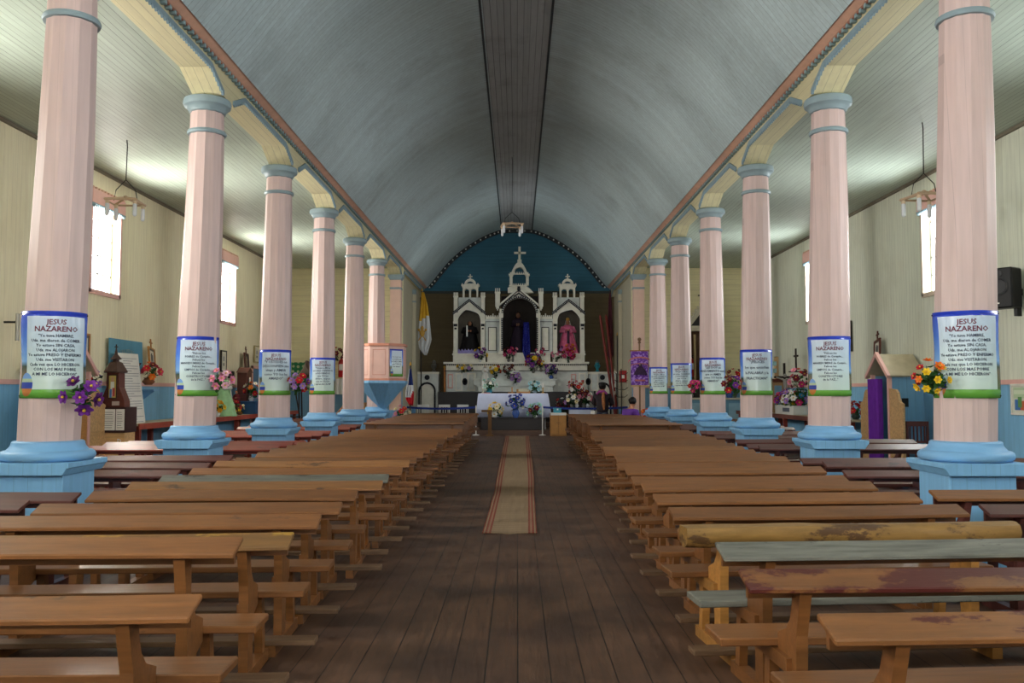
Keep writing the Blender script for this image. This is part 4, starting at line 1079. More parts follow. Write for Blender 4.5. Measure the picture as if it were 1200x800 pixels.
bouquet('dark violet and red flowers beside the white crate', q2, .22, [CRIM, PURP, REDF], 12, (CERAM, .1, .14), size=.07, stem=.0, leaf=LEAFD)
def standing_cross(label, p, h, w, m, fig=None, base=True):
    x, y, z = p; t = thing('crucifix', label, 'crucifix', p)
    MB().box(x-.03, x+.03, y-.02, y+.02, z, z+h).box(x-w/2, x+w/2, y-.02, y+.02, z+h*.70, z+h*.70+.055).build('cross', m, t)
    if base: MB().box(x-.12, x+.12, y-.09, y+.09, z, z+.05).build('base', m, t)
    if fig:
        f = MB().tube([(x, y-.04, z+h*.30), (x+.01, y-.05, z+h*.48), (x, y-.05, z+h*.66)], [.03, .045, .055], 8).ball((x, y-.06, z+h*.75), .05)
        for sg in (-1, 1): f.tube([(x, y-.05, z+h*.66), (x+sg*w*.42, y-.04, z+h*.72)], [.03, .018], 6)
        f.build('figure', fig, t, smooth=True)
c_ = atX(924, 452, 7.2); c_.z = .9
standing_cross('dark crucifix with grey figure behind the flower crate', (c_.x, c_.y+.35, .9), 1.35, .55, DKWOOD, plain((150, 146, 140), .5))
c_ = atX(914, 452, 7.2)
t = thing('wooden_shrine', 'pale wooden shrine with a cross on the right wall table', 'shrine', (c_.x, c_.y+.3, .9))
X0, Y0 = c_.x, c_.y+.3
MB().box(X0-.16, X0+.16, Y0-.12, Y0+.12, .9, 1.75).build('case', plain((176, 140, 100), .5, .15), t, bevel=.01)
MB().box(X0-.24, X0+.24, Y0-.15, Y0+.15, 1.75, 1.84).build('cornice', MAHOG, t)
MB().box(X0-.05, X0+.05, Y0-.04, Y0+.04, 1.84, 2.45).build('post', plain((186, 150, 110), .5), t)
for zq in (2.0, 2.2): MB().box(X0-.115, X0-.01, Y0-.055, Y0-.04, zq, zq+.12).build('label_plate', plain((150, 190, 196), .5), t)
MB().box(X0-.1, X0+.1, Y0-.126, Y0-.12, 1.0, 1.65).build('panel', plain((120, 160, 186), .5), t)
c_ = atX(933, 436, 7.3)
t = thing('wall_shelf', 'small dark corner shelf with a cross on the right wall above the flowers', 'shelf', c_)
MB().box(c_.x-.14, c_.x+.22, c_.y-.2, c_.y+.2, c_.z, c_.z+.03).build('board', DKWOOD, t); MB().box(c_.x-.02, c_.x+.02, c_.y-.02, c_.y+.02, c_.z+.03, c_.z+.62).box(c_.x-.02, c_.x+.02, c_.y-.15, c_.y+.15, c_.z+.40, c_.z+.45).build('cross', DKWOOD, t)
q = atX(1003, 492, 7.05); q.z = .90
bouquet('red roses in a dark vase at the near end of the right wall table', q, .16, [REDF, (160, 20, 34)], 10, (plain((60, 70, 64), .3), .09, .15), size=.07, stem=.0)
# gothic side altar on the right end wall
ax0 = atZ(826, 490, 28.4).x; yb = 28.62; s_ = 28.4/F
t = thing('side_altar', 'gothic white shrine with pointed gable on a blue base at the right end wall', 'altar', (ax0, yb, 0))
zz = lambda py: H-(py-459)*s_
base = MB().box(ax0-.75, ax0+1.2, yb-.75, yb, 0, zz(468)).build('base', plain((112, 156, 182), .5, .08), t, bevel=.01)
for k in range(3): MB().box(ax0-.6+k*.62, ax0-.6+k*.62+.5, yb-.765, yb-.75, .2, zz(472)).build('panel', plain((150, 186, 204), .5), base)
MB().box(ax0-.8, ax0+1.25, yb-.80, yb, zz(468), zz(466)).build('altar_top', IVORY, t)
MB().box(ax0-.55, ax0+.55, yb-.3, yb, zz(466), zz(455)).build('plinth', DKWOOD, t)
for sg in (-1, 1):
    MB().box(ax0+sg*.47-.05, ax0+sg*.47+.05, yb-.3, yb-.18, zz(455), zz(386)).build('column', IVORY, t)
    MB().box(ax0+sg*.30-.03, ax0+sg*.30+.03, yb-.28, yb-.2, zz(455), zz(392)).build('column', plain((170, 150, 110), .5), t)
MB().box(ax0-.58, ax0+.58, yb-.33, yb, zz(388), zz(382)).build('cornice', IVORY, t)
g0, g1, ap = ax0-.58, ax0+.58, zz(353)
MB().strip([(g0, zz(382)), (ax0, ap), (g1, zz(382))], [(g0+.16, zz(382)), (ax0, ap-.25), (g1-.16, zz(382))], 'y', yb-.3, yb-.05).build('gable', IVORY, t)
MB().prism([(g0+.17, zz(382)), (ax0, ap-.27), (g1-.17, zz(382))], 'y', yb-.2, yb-.05).build('gable_panel', DKWOOD, t)
b = MB()
for sg in (-1, 1):
    for k in range(8):
        f = (k+.5)/8; x = ax0+sg*.60*(1-f); z = zz(382)+(ap-zz(382))*f
        b.box(x-.03, x+.03, yb-.28, yb-.2, z+.02, z+.09)
b.build('crockets', IVORY, t)
MB().box(ax0-.02, ax0+.02, yb-.22, yb-.18, ap, ap+.36).box(ax0-.17, ax0+.17, yb-.22, yb-.18, ap+.17, ap+.21).build('cross', DKWOOD, t)
MB().box(ax0-.42, ax0+.42, yb-.06, yb-.02, zz(455), zz(388)).build('niche_back', plain((96, 66, 44), .5, .2), t)
statue('small statue in brown robe inside the gothic shrine of the right aisle', (ax0, yb-.2, zz(455)), .95, plain((120, 84, 50), .6, .2), None, hair=HAIR, wide=.2)
bouquet('white flowers in a blue and white vase on the blue side altar', (atZ(854, 466, 28.2).x, 28.1, zz(466)), .26, [WHT, WHT, CREAMF], 11, (BLUEV, .13, .36), size=.08, stem=.05, leaf=LEAFD)
bouquet('dark red flowers on the blue side altar', (atZ(861, 450, 28.2).x, 28.2, zz(466)), .24, [CRIM, REDF], 8, (GREYV, .08, .3), size=.08, stem=.3, leaf=LEAFD)
bouquet('white flowers beside the extinguisher on the blue side altar', (ax0-.5, 28.0, zz(466)), .16, [WHT, CREAMF], 7, (GREYV, .07, .16), size=.06, stem=.05, leaf=LEAFD)

# ================================================================ ALTARPIECE (retablo)
RY = 34.3; RS = RY/F
def RX(px): return atZ(px, 400, RY).x
def RZ(py): return atZ(600, py, RY).z
def poly(pts): return [(RX(a), RZ(b)) for a, b in pts]
ZF = .34
alt = thing('altarpiece', 'white painted wooden altarpiece with three niches and turrets on the back wall', 'altarpiece', (RX(607.5), RY+.5, ZF))
ALTW = plain((244, 240, 226), .5, .08); ALTL = plain((222, 226, 222), .5, .1); LINE = plain((26, 30, 40), .5, .1)
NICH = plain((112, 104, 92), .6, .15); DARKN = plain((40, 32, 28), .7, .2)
def BX(b, x0, x1, y0, y1, d0, d1, mi=0):
    return b.box(RX(x0), RX(x1), RY+d0, RY+d1, RZ(y1), RZ(y0), mi)
# stepped base from the floor up
b = MB(); BX(b, 523, 689, 434.5, 459, .0, .75); b.build('lower_cabinet', ALTL, alt, bevel=.01)
MB().box(RX(514), RX(562), RY-.15, RY+.75, ZF, RZ(459)).build('dark_base', DKWOOD, alt)
MB().box(RX(650), RX(690), RY-.15, RY+.75, ZF, RZ(459)).build('dark_base', DKWOOD, alt)
b = MB(); b.box(RX(562), RX(650), RY-.45, RY+.75, ZF, RZ(459)).build('dark_base', DKWOOD, alt)
for (x0, x1, y0, y1, d) in ((561, 647, 451.5, 459, -.55), (556, 651, 444, 451.5, -.35), (559, 648, 435, 444, -.15)):
    b = MB(); BX(b, x0, x1, y0+1.2, y1, d, 0); BX(b, x0-1.5, x1+1.5, y0, y0+1.2, d-.04, 0); b.build('altar_step', ALTL, alt, bevel=.008)
b = MB(); BX(b, 523, 688, 426, 434.5, -.05, .75); BX(b, 520, 690, 424, 426.5, -.14, .75); b.build('cornice_shelf', ALTW, alt, bevel=.006)
b = MB()
x = 521.
while x < 689:
    b.prism(poly([(x, 426.6), (x+2.2, 426.6), (x+1.1, 428.4)]), 'y', RY-.10, RY-.06); x += 2.4
BX(b, 520.5, 689.5, 434, 434.8, -.07, -.03); b.build('scallop_trim', LINE, alt)
for cx, sg in ((533, 1), (677, -1)):                                # little framed panels on the cabinet
    for x0, x1, y0, y1, m in ((cx-8, cx-2, 438, 455, PINK), (cx+1, cx+9, 437, 458, ALTW), (cx+15, cx+24, 437, 458, ALTW)):
        b = MB(); BX(b, x0, x1, y0, y1, -.03, .02); p_ = b.build('cabinet_panel', m, alt)
        b = MB(); BX(b, x0+1.2, x1-1.2, y0+1.5, y1-1.5, -.036, -.025); b.build('inset', ALTL, p_)
    o_ = (RX(cx+12*1), RY-.03, RZ(447))
    MB().lathe([(.10, 0), (.10, .03), (.055, .03), (.055, 0)], 20).xf(Matrix.Translation(o_) @ Matrix.Rotation(PI/2, 4, 'X') @ Matrix.Diagonal((1, 1.35, 1, 1))).build('oval_ring', LINE, alt)
b = MB(); BX(b, 531, 569, 415, 424, -.02, .75); BX(b, 571, 645, 413, 424, .02, .75); BX(b, 648, 685, 415, 424, -.02, .75)
BX(b, 530, 570, 414, 416, -.06, .75); BX(b, 647, 686, 414, 416, -.06, .75); b.build('predella', ALTW, alt, bevel=.006)
def arch_pts(x0, x1, ys, yt, n=16, scal=0.):
    out = []
    for k in range(n+1):
        a = PI*k/n; x = (x0+x1)/2-(x1-x0)/2*math.cos(a); y = ys-(ys-yt)*math.sin(a)
        if scal: y += scal*abs(math.sin(a*2.5))
        out.append((x, y))
    return out
def interp_top(pts, x):
    for (xa, ya), (xb, yb_) in zip(pts, pts[1:]):
        if xa <= x <= xb: return ya+(yb_-ya)*(x-xa)/(xb-xa)
    return pts[-1][1] if x > pts[-1][0] else pts[0][1]
def tower(cx, mir):
    """side niche with gable, pinnacles and little belfry; coordinates for the left one, mirrored about 550"""
    X = lambda x: cx+(x-549.8)*mir
    S = lambda x0, x1: tuple(sorted((X(x0), X(x1))))
    def B(b, x0, x1, y0, y1, d0, d1, mi=0): u, v = S(x0, x1); return BX(b, u, v, y0, y1, d0, d1, mi)
    ap = arch_pts(536.5, 563.2, 376, 362.5, 20, 1.6)
    gab = [(531.3, 366), (549.8, 351.5), (568.3, 366)]
    front = MB()
    up = [(x, interp_top(gab, x)) for x, _ in ap]
    up = [(X(x), y) for x, y in up]; lo = [(X(x), y) for x, y in ap]
    front.strip(poly(up), poly(lo), 'y', RY, RY+.12)
    B(front, 531.3, 536.5, 366, 414, 0, .12); B(front, 563.2, 568.3, 366, 414, 0, .12)
    front.build('niche_front', ALTW, alt)
    b = MB(); b.strip(poly(lo), poly([(x, y+1.0) for x, y in lo]), 'y', RY-.02, RY+.02); b.build('scalloped_edge', LINE, alt)
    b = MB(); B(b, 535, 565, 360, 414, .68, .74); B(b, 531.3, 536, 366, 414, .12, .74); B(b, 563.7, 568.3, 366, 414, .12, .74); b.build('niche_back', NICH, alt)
    b = MB(); g2 = [(X(x), y) for x, y in [(530.5, 365.5), (549.8, 350), (569.1, 365.5)]]
    b.strip(poly(g2), poly([(x, y+3.4) for x, y in g2]), 'y', RY-.06, RY+.04)
    for k in range(13):
        for a_, c_ in ((g2[0], g2[1]), (g2[1], g2[2])):
            f = (k+.5)/13; x = a_[0]+(c_[0]-a_[0])*f; y = a_[1]+(c_[1]-a_[1])*f+1.7
            b.box(RX(x)-.012, RX(x)+.012, RY-.07, RY-.06, RZ(y)-.012, RZ(y)+.012, 1)
    b.build('gable_moulding', [LINE, WHITE], alt)
    b = MB(); B(b, 536.8, 563, 348, 360, .14, .5); b.build('gable_wall', ALTL, alt)
    for px0, px1 in ((531.6, 536.2), (563.6, 568)):
        b = MB(); B(b, px0, px1, 347.5, 364, -.02, .12); B(b, px0-.6, px1+.6, 346.5, 348, -.04, .14)
        q = b.build('pinnacle', ALTW, alt); b = MB()
        for f in (0, .42, .84): B(b, px0+(px1-px0)*f-.2, px0+(px1-px0)*f+1., 342.5, 346.5, .0, .06)
        b.build('spikes', ALTW, q)
        b = MB(); B(b, px0+.3, px1-.3, 383, 411, -.09, -.01); B(b, px0-.5, px1+.5, 376.5, 379, -.11, 0); B(b, px0-.5, px1+.5, 411, 414, -.11, 0); B(b, px0, px1, 379, 383, -.09, 0)
        q = b.build('column', ALTW, alt); b = MB(); B(b, px0+.2, px1-.2, 379.5, 382.5, -.096, -.085); B(b, px0+1., px1-1., 384, 386, -.096, -.085); b.build('capital_lines', LINE, q)
    # belfry
    b = MB(); B(b, 541, 560.5, 333.8, 335.8, .16, .5); B(b, 541.6, 543.6, 335.8, 347.5, .18, .48); B(b, 549.3, 551.2, 335.8, 347.5, .18, .48); B(b, 557.8, 559.9, 335.8, 347.5, .18, .48)
    for xa, xb in ((543.6, 549.3), (551.2, 557.8)):
        a_ = arch_pts(xa, xb, 340.5, 337.5, 8); b.strip(poly([(X(x), 335.8) for x, _ in a_]), poly([(X(x), y) for x, y in a_]), 'y', RY+.18, RY+.48)
    B(b, 540, 561.5, 332.5, 334, .14, .52)
    q = b.build('belfry', ALTW, alt)
    b = MB()
    for k in range(7): B(b, 540.4+k*3.1, 541.6+k*3.1, 331, 332.6, .2, .26)
    a_ = arch_pts(543.5, 557.5, 332.5, 325.5, 12); i_ = arch_pts(546, 555, 332.5, 328.6, 12)
    b.strip(poly([(X(x), y) for x, y in a_]), poly([(X(x), y) for x, y in i_]), 'y', RY+.2, RY+.34)
    B(b, 545.5, 555.5, 331, 332.5, .26, .3); b.build('dome', ALTW, q)
    b = MB(); B(b, 549.7, 551.1, 320, 328, .24, .28); B(b, 547.8, 553, 322.3, 323.6, .24, .28); B(b, 549, 551.8, 325.5, 327.5, .22, .3); b.build('cross', ALTW, q)
tower(549.8, 1); tower(666.5, -1)
# plain wall between niches with raised panels and crenels
for x0, x1 in ((569, 586), (631.5, 647.5)):
    b = MB(); BX(b, x0, x1, 376, 414, .1, .7); BX(b, x0-.5, x1+.5, 373.5, 376.5, .04, .7); b.build('side_panel', ALTL, alt)
    b = MB()
    for k in range(7): BX(b, x0+k*(x1-x0-1.4)/6, x0+1.4+k*(x1-x0-1.4)/6, 369 if k != 3 else 367, 371, .1, .2)
    BX(b, x0, x1, 370.5, 373.6, .08, .5); b.build('crenels', ALTW, alt)
    b = MB(); BX(b, x0+3, x1-4, 383, 411, .06, .1); q = b.build('raised_panel', ALTW, alt)
    b = MB()
    for a in ((x0+3, x0+3.8, 383, 411), (x1-4.8, x1-4, 383, 411), (x0+3, x1-4, 383, 383.8), (x0+3, x1-4, 410.2, 411)): BX(b, *a, .045, .07)
    BX(b, x0, x1, 376.4, 377, .03, .05); b.build('panel_lines', LINE, q)
# central niche
ap = arch_pts(589.5, 628.5, 368, 349.5, 24); gab = [(586.5, 362), (608, 340), (631.5, 362)]
b = MB(); b.strip(poly([(x, interp_top(gab, x)) for x, _ in ap]), poly(ap), 'y', RY-.1, RY+.1); BX(b, 585.5, 589.5, 362, 368, -.1, .1); BX(b, 628.5, 632.5, 362, 368, -.1, .1)
b.build('central_gable', ALTW, alt)
b = MB(); g2 = [(585, 356.5), (608, 337), (631, 356.5)]; b.strip(poly(g2), poly([(x, y+2.4) for x, y in g2]), 'y', RY-.16, RY+.1); b.build('gable_cornice', ALTW, alt)
b = MB(); g3 = [(x, y+3.) for x, y in g2]; b.strip(poly(g3), poly([(x, y+.8) for x, y in g3]), 'y', RY-.13, RY-.08); b.build('gable_lines', LINE, alt)
b = MB(); ou = arch_pts(587.5, 630.5, 368, 347, 24); b.strip(poly(ou), poly(ap), 'y', RY-.16, RY-.08)
for x, y in [((a[0]+c[0])/2, (a[1]+c[1])/2) for a, c in zip(ou, ap)]: b.ball((RX(x), RY-.165, RZ(y)), .026, mi=1, seg=6)
b.build('studded_arch', [LINE, WHITE], alt)
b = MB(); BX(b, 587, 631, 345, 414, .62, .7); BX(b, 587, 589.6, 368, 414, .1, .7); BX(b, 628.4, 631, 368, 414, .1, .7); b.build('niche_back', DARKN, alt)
for x0, x1 in ((585.3, 589), (629, 632.6)):
    b = MB(); BX(b, x0, x1, 372, 412, -.14, -.02); BX(b, x0-.7, x1+.7, 367, 372, -.18, 0); BX(b, x0-.7, x1+.7, 411, 415, -.18, 0)
    q = b.build('column', ALTW, alt)
    b = MB(); cxp = x1-.8 if x0 < 600 else x0+.8
    BX(b, cxp-.8, cxp+.8, 373, 411, -.15, -.135)
    for k in range(16): b.ball((RX(cxp), RY-.15, RZ(374.5+k*2.35)), .02, mi=1, seg=6)
    b.build('studded_strip', [LINE, WHITE], q)
for x0, x1 in ((580.3, 585.8), (631.4, 636.6)):
    b = MB(); BX(b, x0, x1, 343, 359, -.05, .15); BX(b, x0-.5, x1+.5, 341.8, 343.4, -.08, .17); BX(b, x0+.8, x1-.8, 359, 361.5, -.02, .12); BX(b, x0+1.8, x1-1.8, 361.5, 363.5, 0, .1)
    q = b.build('pinnacle', ALTW, alt); b = MB()
    for f in (0, .42, .84): BX(b, x0+(x1-x0)*f-.1, x0+(x1-x0)*f+1., 337.5, 342, .0, .08)
    b.build('spikes', ALTW, q)
# central belfry: stepped base, posts, arch, cross
b = MB(); b.prism(poly([(595, 343), (595, 337), (600, 335), (616.5, 335), (621, 338), (625.5, 343)]), 'y', RY-.02, RY+.5)
BX(b, 596.5, 617, 334, 335.4, -.06, .5)
for k in range(7): BX(b, 599+k*2.6, 600.2+k*2.6, 332, 334.2, .0, .06)
q = b.build('belfry_base', ALTW, alt)
b = MB(); BX(b, 597.2, 600.6, 322, 334, .05, .35); BX(b, 616.4, 619.8, 322, 334, .05, .35); BX(b, 596, 601.5, 320.5, 322.3, .02, .38); BX(b, 615.6, 621, 320.5, 322.3, .02, .38); BX(b, 597.5, 600.3, 318.5, 320.6, .1, .3); BX(b, 616.7, 619.5, 318.5, 320.6, .1, .3)
b.build('posts', ALTW, q)
b = MB(); oa = [(598.6+k*(608.6-598.6)/10, 321-(321-306.5)*math.sin(PI/2*k/10)**.85) for k in range(11)]; oa += [(1217.2-x, y) for x, y in oa[:-1][::-1]]
ia = arch_pts(602.4, 614.8, 321, 312.5, 20); b.strip(poly(oa), poly(ia), 'y', RY+.05, RY+.35)
BX(b, 602, 615, 320, 321, .12, .16)
for k in range(5): BX(b, 603+k*2.5, 604+k*2.5, 318, 320, .12, .16)
b.build('arch', ALTW, q)
b = MB(); BX(b, 607.5, 610.2, 288, 304.5, .16, .22); BX(b, 602.4, 616.4, 294.2, 296.6, .16, .22); BX(b, 606.4, 611.3, 303.5, 306.8, .12, .26); b.build('cross', ALTW, q)
# fretwork below the central gable apex
b = MB()
for sg in (-1, 1): b.prism(poly([(608, 343), (608+sg*7, 347.5), (608+sg*5, 348), (608, 345)]), 'y', RY-.12, RY-.1)
b.prism(poly([(606.5, 336), (609.5, 336), (610, 340), (608, 343), (606, 340)]), 'y', RY-.2, RY-.1); b.build('fretwork', LINE, alt)

# statues in the niches
statue('black gowned statue with white sleeve in the left niche of the altarpiece', (RX(550), RY+.38, RZ(414)), 1.30, plain((24, 20, 22), .7, .2), plain((22, 18, 20), .7, .2), wide=.34, cloth2=plain((24, 20, 22), .7))
MBs = MB().box(RX(546.2), RX(547.9), RY+.06, RY+.1, RZ(394), RZ(381)).build('white_cloth', WHITE, bpy.data.objects['saint_statue.003'] if 'saint_statue.003' in bpy.data.objects else None)
statue('dark statue with long hair and blue mantle in the central niche', (RX(607), RY+.36, RZ(413)), 1.62, plain((34, 20, 40), .7, .2), None, skin=plain((110, 76, 58), .5), hair=plain((24, 16, 12), .6), wide=.22)
statue('crowned statue in a pink gown and white veil in the right niche', (RX(666), RY+.36, RZ(414.5)), 1.36, plain((222, 110, 150), .7, .2, 8), plain((226, 222, 220), .7, .1), crown=True, wide=.32, cloth2=plain((220, 120, 156), .7), sash=plain((60, 40, 60), .6))
t = thing('blue_drape', 'long sparkling blue cloth hanging from the central niche of the altarpiece', 'cloth', (RX(617), RY+.1, RZ(420)))
s_ = NT('blue_sequin_cloth'); tc = s_.n('ShaderNodeTexCoord').outputs['Object']; vo = s_.n('ShaderNodeTexVoronoi', Vector=tc, Scale=26.)
DR = s_.out(s_.mix(s_.math('LESS_THAN', vo.outputs['Distance'], .28), lin((36, 38, 150)), lin((120, 140, 226))), .5)
b = MB(); n = 14
for j in range(8):
    pass
P0 = [(RX(612+9.5*k/n), RY+.02+.03*math.sin(k*1.9)) for k in range(n+1)]
PT = [(RX(613.5+6.5*k/n), RY+.2+.03*math.sin(k*1.9)) for k in range(n+1)]
P1 = [(RX(616+4.5*k/n), RY-.2+.02*math.sin(k*1.9)) for k in range(n+1)]
for k in range(n):
    for (a, c, z0, z1) in ((P0, PT, RZ(411), RZ(377)), (P1, P0, RZ(423), RZ(411))):
        b.hexa([(a[k][0], a[k][1], z0), (a[k+1][0], a[k+1][1], z0), (a[k+1][0], a[k+1][1]+.01, z0), (a[k][0], a[k][1]+.01, z0), (c[k][0], c[k][1], z1), (c[k+1][0], c[k+1][1], z1), (c[k+1][0], c[k+1][1]+.01, z1), (c[k][0], c[k][1]+.01, z1)])
b.build('cloth', DR, t, smooth=True)
t = thing('lilac_cloth', 'crumpled lilac cloth at the feet of the black gowned statue', 'cloth', (RX(549), RY-.0, RZ(414)))
b = MB(); n = 20; P = [(RX(536+26*k/n), RZ(414)+.06+.12*abs(math.sin(k*1.1))) for k in range(n+1)]
b.strip(P, [(x, RZ(414)) for x, z in P], 'y', RY-.04, RY+.12); b.build('cloth', plain((160, 150, 210), .8, .2, 12), t)

# flowers on the altarpiece steps
def rb(label, px, py, r, cols, n, d, vase=(CERAM, .07, .16), **kw):
    k = (RY+d)/RY; p = atZ(px, py, RY+d); bouquet(label, p, r, cols, n, vase, group='flowers on the altarpiece', size=kw.pop('size', r*.42), leaf=LEAFD, **kw)
rb('yellow flowers at the left end of the altarpiece shelf', 541, 434.4, .18, [YEL, CREAMF], 7, -.10-.0, None, stem=.0)
rb('yellow and purple flowers on the altarpiece shelf below the left niche', 563, 424, .24, [YEL, PURP, YEL], 9, -.10, (CERAM, .05, .08))
rb('pale leafy flowers left of the white praying statue', 549, 434.4, .18, [CREAMF, LILAC], 7, -.12, None, stem=.0)
rb('crimson flowers on the shelf left of the central niche', 596, 424, .22, [CRIM, MAG, CRIM], 9, -.10, (GREYV, .06, .14))
rb('pink rose on the predella under the central niche', 601, 424, .18, [(210, 90, 130), PINKF], 5, -.12, (GREYV, .05, .22))
rb('purple flowers under the right column of the central niche', 633, 424, .18, [PURP, MAG], 7, -.10, (GREYV, .06, .2))
rb('yellow purple and red flowers right of the central niche', 625, 437, .30, [YEL, PURP, REDF, CRIM], 14, -.16, (GREYV, .08, .18))
rb('bright yellow flowers beside the tall dark vase', 634, 435.5, .15, [YEL, YEL, PURP], 7, -.20, (GREYV, .06, .14))
rb('row of magenta flowers below the right niche', 652, 424, .20, [MAG, LILAC, PINKF], 9, -.10, (GREYV, .06, .06), flat=.7)
rb('magenta and crimson flowers below the pink gowned statue', 666, 425, .24, [MAG, CRIM, REDF], 10, -.12, (GREYV, .06, .06), flat=.8)
rb('orange and yellow flowers at the feet of the pink gowned statue', 668, 415.5, .18, [ORG, YEL, REDF], 9, .08, (CERAM, .06, .06))
rb('lilac flowers at the left of the pink gowned statue', 656, 415.5, .14, [LILAC, PURP], 6, .06, (CERAM, .05, .05))
rb('dark blue and violet flowers in a blue pot at the right of the steps', 646, 444, .22, [(60, 50, 120), PURP, LILAC], 11, -.28, (BLUEV, .09, .14))
rb('red and yellow flowers beside the white praying statue', 580, 444, .20, [REDF, YEL, CRIM], 9, -.26, (GREYV, .06, .12))
rb('dark red flowers on the middle step left of the white box', 596, 444, .22, [CRIM, (90, 30, 40)], 9, -.26, (GREYV, .07, .14))
rb('lilac flowers at the centre of the lowest step', 604, 451.5, .20, [LILAC, PURP], 10, -.46, (CERAM, .07, .08))
a = atZ(604, 444, RY-.27)
t = thing('tabernacle', 'small white tabernacle box with carved front on the altar steps', 'box', a)
MB().box(a.x-.18, a.x+.18, a.y-.06, a.y+.12, a.z, a.z+.24).build('box', ALTW, t, bevel=.01)
MB().prism([(a.x-.2, a.z+.24), (a.x+.2, a.z+.24), (a.x+.12, a.z+.32), (a.x-.12, a.z+.32)], 'y', a.y-.07, a.y+.12).build('lid', ALTL, t); MB().box(a.x-.11, a.x+.11, a.y-.066, a.y-.058, a.z+.04, a.z+.2).build('door_panel', NICH, t)
a = atZ(568.5, 451.5, RY-.46)
statue('white praying statue of a woman standing on the left of the altar steps', (a.x, a.y, a.z), .80, WHITE, WHITE, wide=.22, cloth2=WHITE, skin=plain((226, 206, 190), .5))
def candle(label, p, hs, hc, m=IVORY):
    t = thing('candlestick', label, 'candlestick', p); x, y, z = p
    MB().lathe([(.06, 0), (.065, .015), (.02, .04), (.018, hs*.5), (.028, hs*.55), (.016, hs*.6), (.016, hs-.03), (.045, hs-.01), (.045, hs)], 12, p).build('stick', m, t, smooth=True)
    MB().tube([(x, y, z+hs), (x, y, z+hs+hc)], .034, 12).build('candle', WHITE, t); MB().tube([(x, y, z+hs+hc), (x, y, z+hs+hc+.02)], .004, 5).build('wick', BLACK, t)

# side cabinets of the chancel with arched doors
for cx, sg, nm in ((500.5, 1, 'left'), (706, -1, 'right')):
    w2 = 13.2 if sg > 0 else 16
    t = thing('arched_cabinet', 'white cabinet with black arched panel at the %s end of the chancel' % nm, 'cabinet', (RX(cx), RY+.3, ZF))
    b = MB(); b.box(RX(cx-w2), RX(cx+w2), RY+.1, RY+.8, ZF, RZ(437)); b.build('body', ALTL, t)
    b = MB(); b.box(RX(cx-w2-.8), RX(cx+w2+.8), RY+.05, RY+.8, RZ(438), RZ(435.5)); b.build('top', ALTW, t)
    aw = 10.2; a_ = arch_pts(cx-aw, cx+aw, 458, 447.5, 16); i_ = arch_pts(cx-aw+2, cx+aw-2, 458.5, 449.8, 16)
    b = MB(); b.strip(poly(a_), poly(i_), 'y', RY+.06, RY+.11); b.box(RX(cx-aw), RX(cx-aw+2), RY+.06, RY+.11, ZF, RZ(458)); b.box(RX(cx+aw-2), RX(cx+aw), RY+.06, RY+.11, ZF, RZ(458)); b.build('arch_frame', LINE, t)
    b = MB(); b.strip(poly(i_), poly([(x, 459) for x, _ in i_]), 'y', RY+.085, RY+.1); b.box(RX(cx-aw+2), RX(cx+aw-2), RY+.085, RY+.1, ZF, RZ(459)); b.build('door', ALTW, t)
    MB().lathe([(.10, 0), (.10, .02), (.02, .03)], 16).xf(Matrix.Translation((RX(cx), RY+.1, RZ(442))) @ Matrix.Rotation(PI/2, 4, 'X')).build('round_emblem', LINE, t)
    q = atZ(cx+(8 if sg > 0 else -6), 435.5, RY+.35)
    tq = thing('urn', 'small dark urn on the %s arched cabinet of the chancel' % nm, 'urn', q)
    MB().lathe([(.07, 0), (.08, .03), (.04, .08), (.11, .2), (.12, .26), (.07, .32), (.09, .36)], 14, q).build('vessel', GREYV if sg > 0 else TURQ, tq, smooth=True); MB().lathe([(.085, .36), (.06, .42), (.02, .46)], 12, q).build('lid', GREYV, tq)
b = MB(); P = RX(521)
t = thing('processional_staff', 'tall orange striped staff standing beside the left arched cabinet', 'staff', (RX(521), RY-.05, ZF))
MB().tube([(RX(522), RY-.1, ZF), (RX(521), RY-.02, RZ(431))], .035, 8).build('pole', plain((196, 120, 56), .5, .3, 6), t)
MB().ball((RX(521), RY-.02, RZ(430)), .05).build('finial', GOLDC, t)

# ================================================================ MAIN ALTAR TABLE
ay = 31.0; FS = ay/F
AX = lambda px: atZ(px, 450, ay).x
AZ = lambda py: atZ(600, py, ay).z
x0, x1, y0, y1, zt, zb = AX(561), AX(641.5), ay, ay+.95, AZ(461), AZ(488.5)
t = thing('altar_table', 'altar table with white legs under the pale blue cloth', 'altar', ((x0+x1)/2, ay+.45, .17))
MB().box(x0+.01, x1-.01, y0+.01, y1-.01, zt-.06, zt-.015).build('tabletop', WHITE, t)
for xx in (x0+.12, x1-.10):
    for yy in (y0+.1, y1-.1): MB().box(xx-.035, xx+.035, yy-.035, yy+.035, .17, zt-.06).build('leg', WHITE, t)
cl = MB(); N = 96; loops = []
def rect_loop(z, off, wave):
    out = []
    for k in range(N):
        f = k/N*4; e = int(f); g = f-e
        px_, py2 = [(x0+(x1-x0)*g, y0), (x1, y0+(y1-y0)*g), (x1-(x1-x0)*g, y1), (x0, y1-(y1-y0)*g)][e]
        nx, ny = [(0, -1), (1, 0), (0, 1), (-1, 0)][e]
        cxx = (px_-(x0+x1)/2)/(x1-x0)*2; 
        o = off + wave*math.sin(k*1.1)*(.5+.5*math.sin(k*.37)) 
        corner = max(0, abs(g-.5)*2-.8)*5
        o += wave*2*corner
        out.append((px_+nx*o + (1 if cxx > 0 else -1)*corner*off*1.2*abs(ny), py2+ny*o, z))
    return out
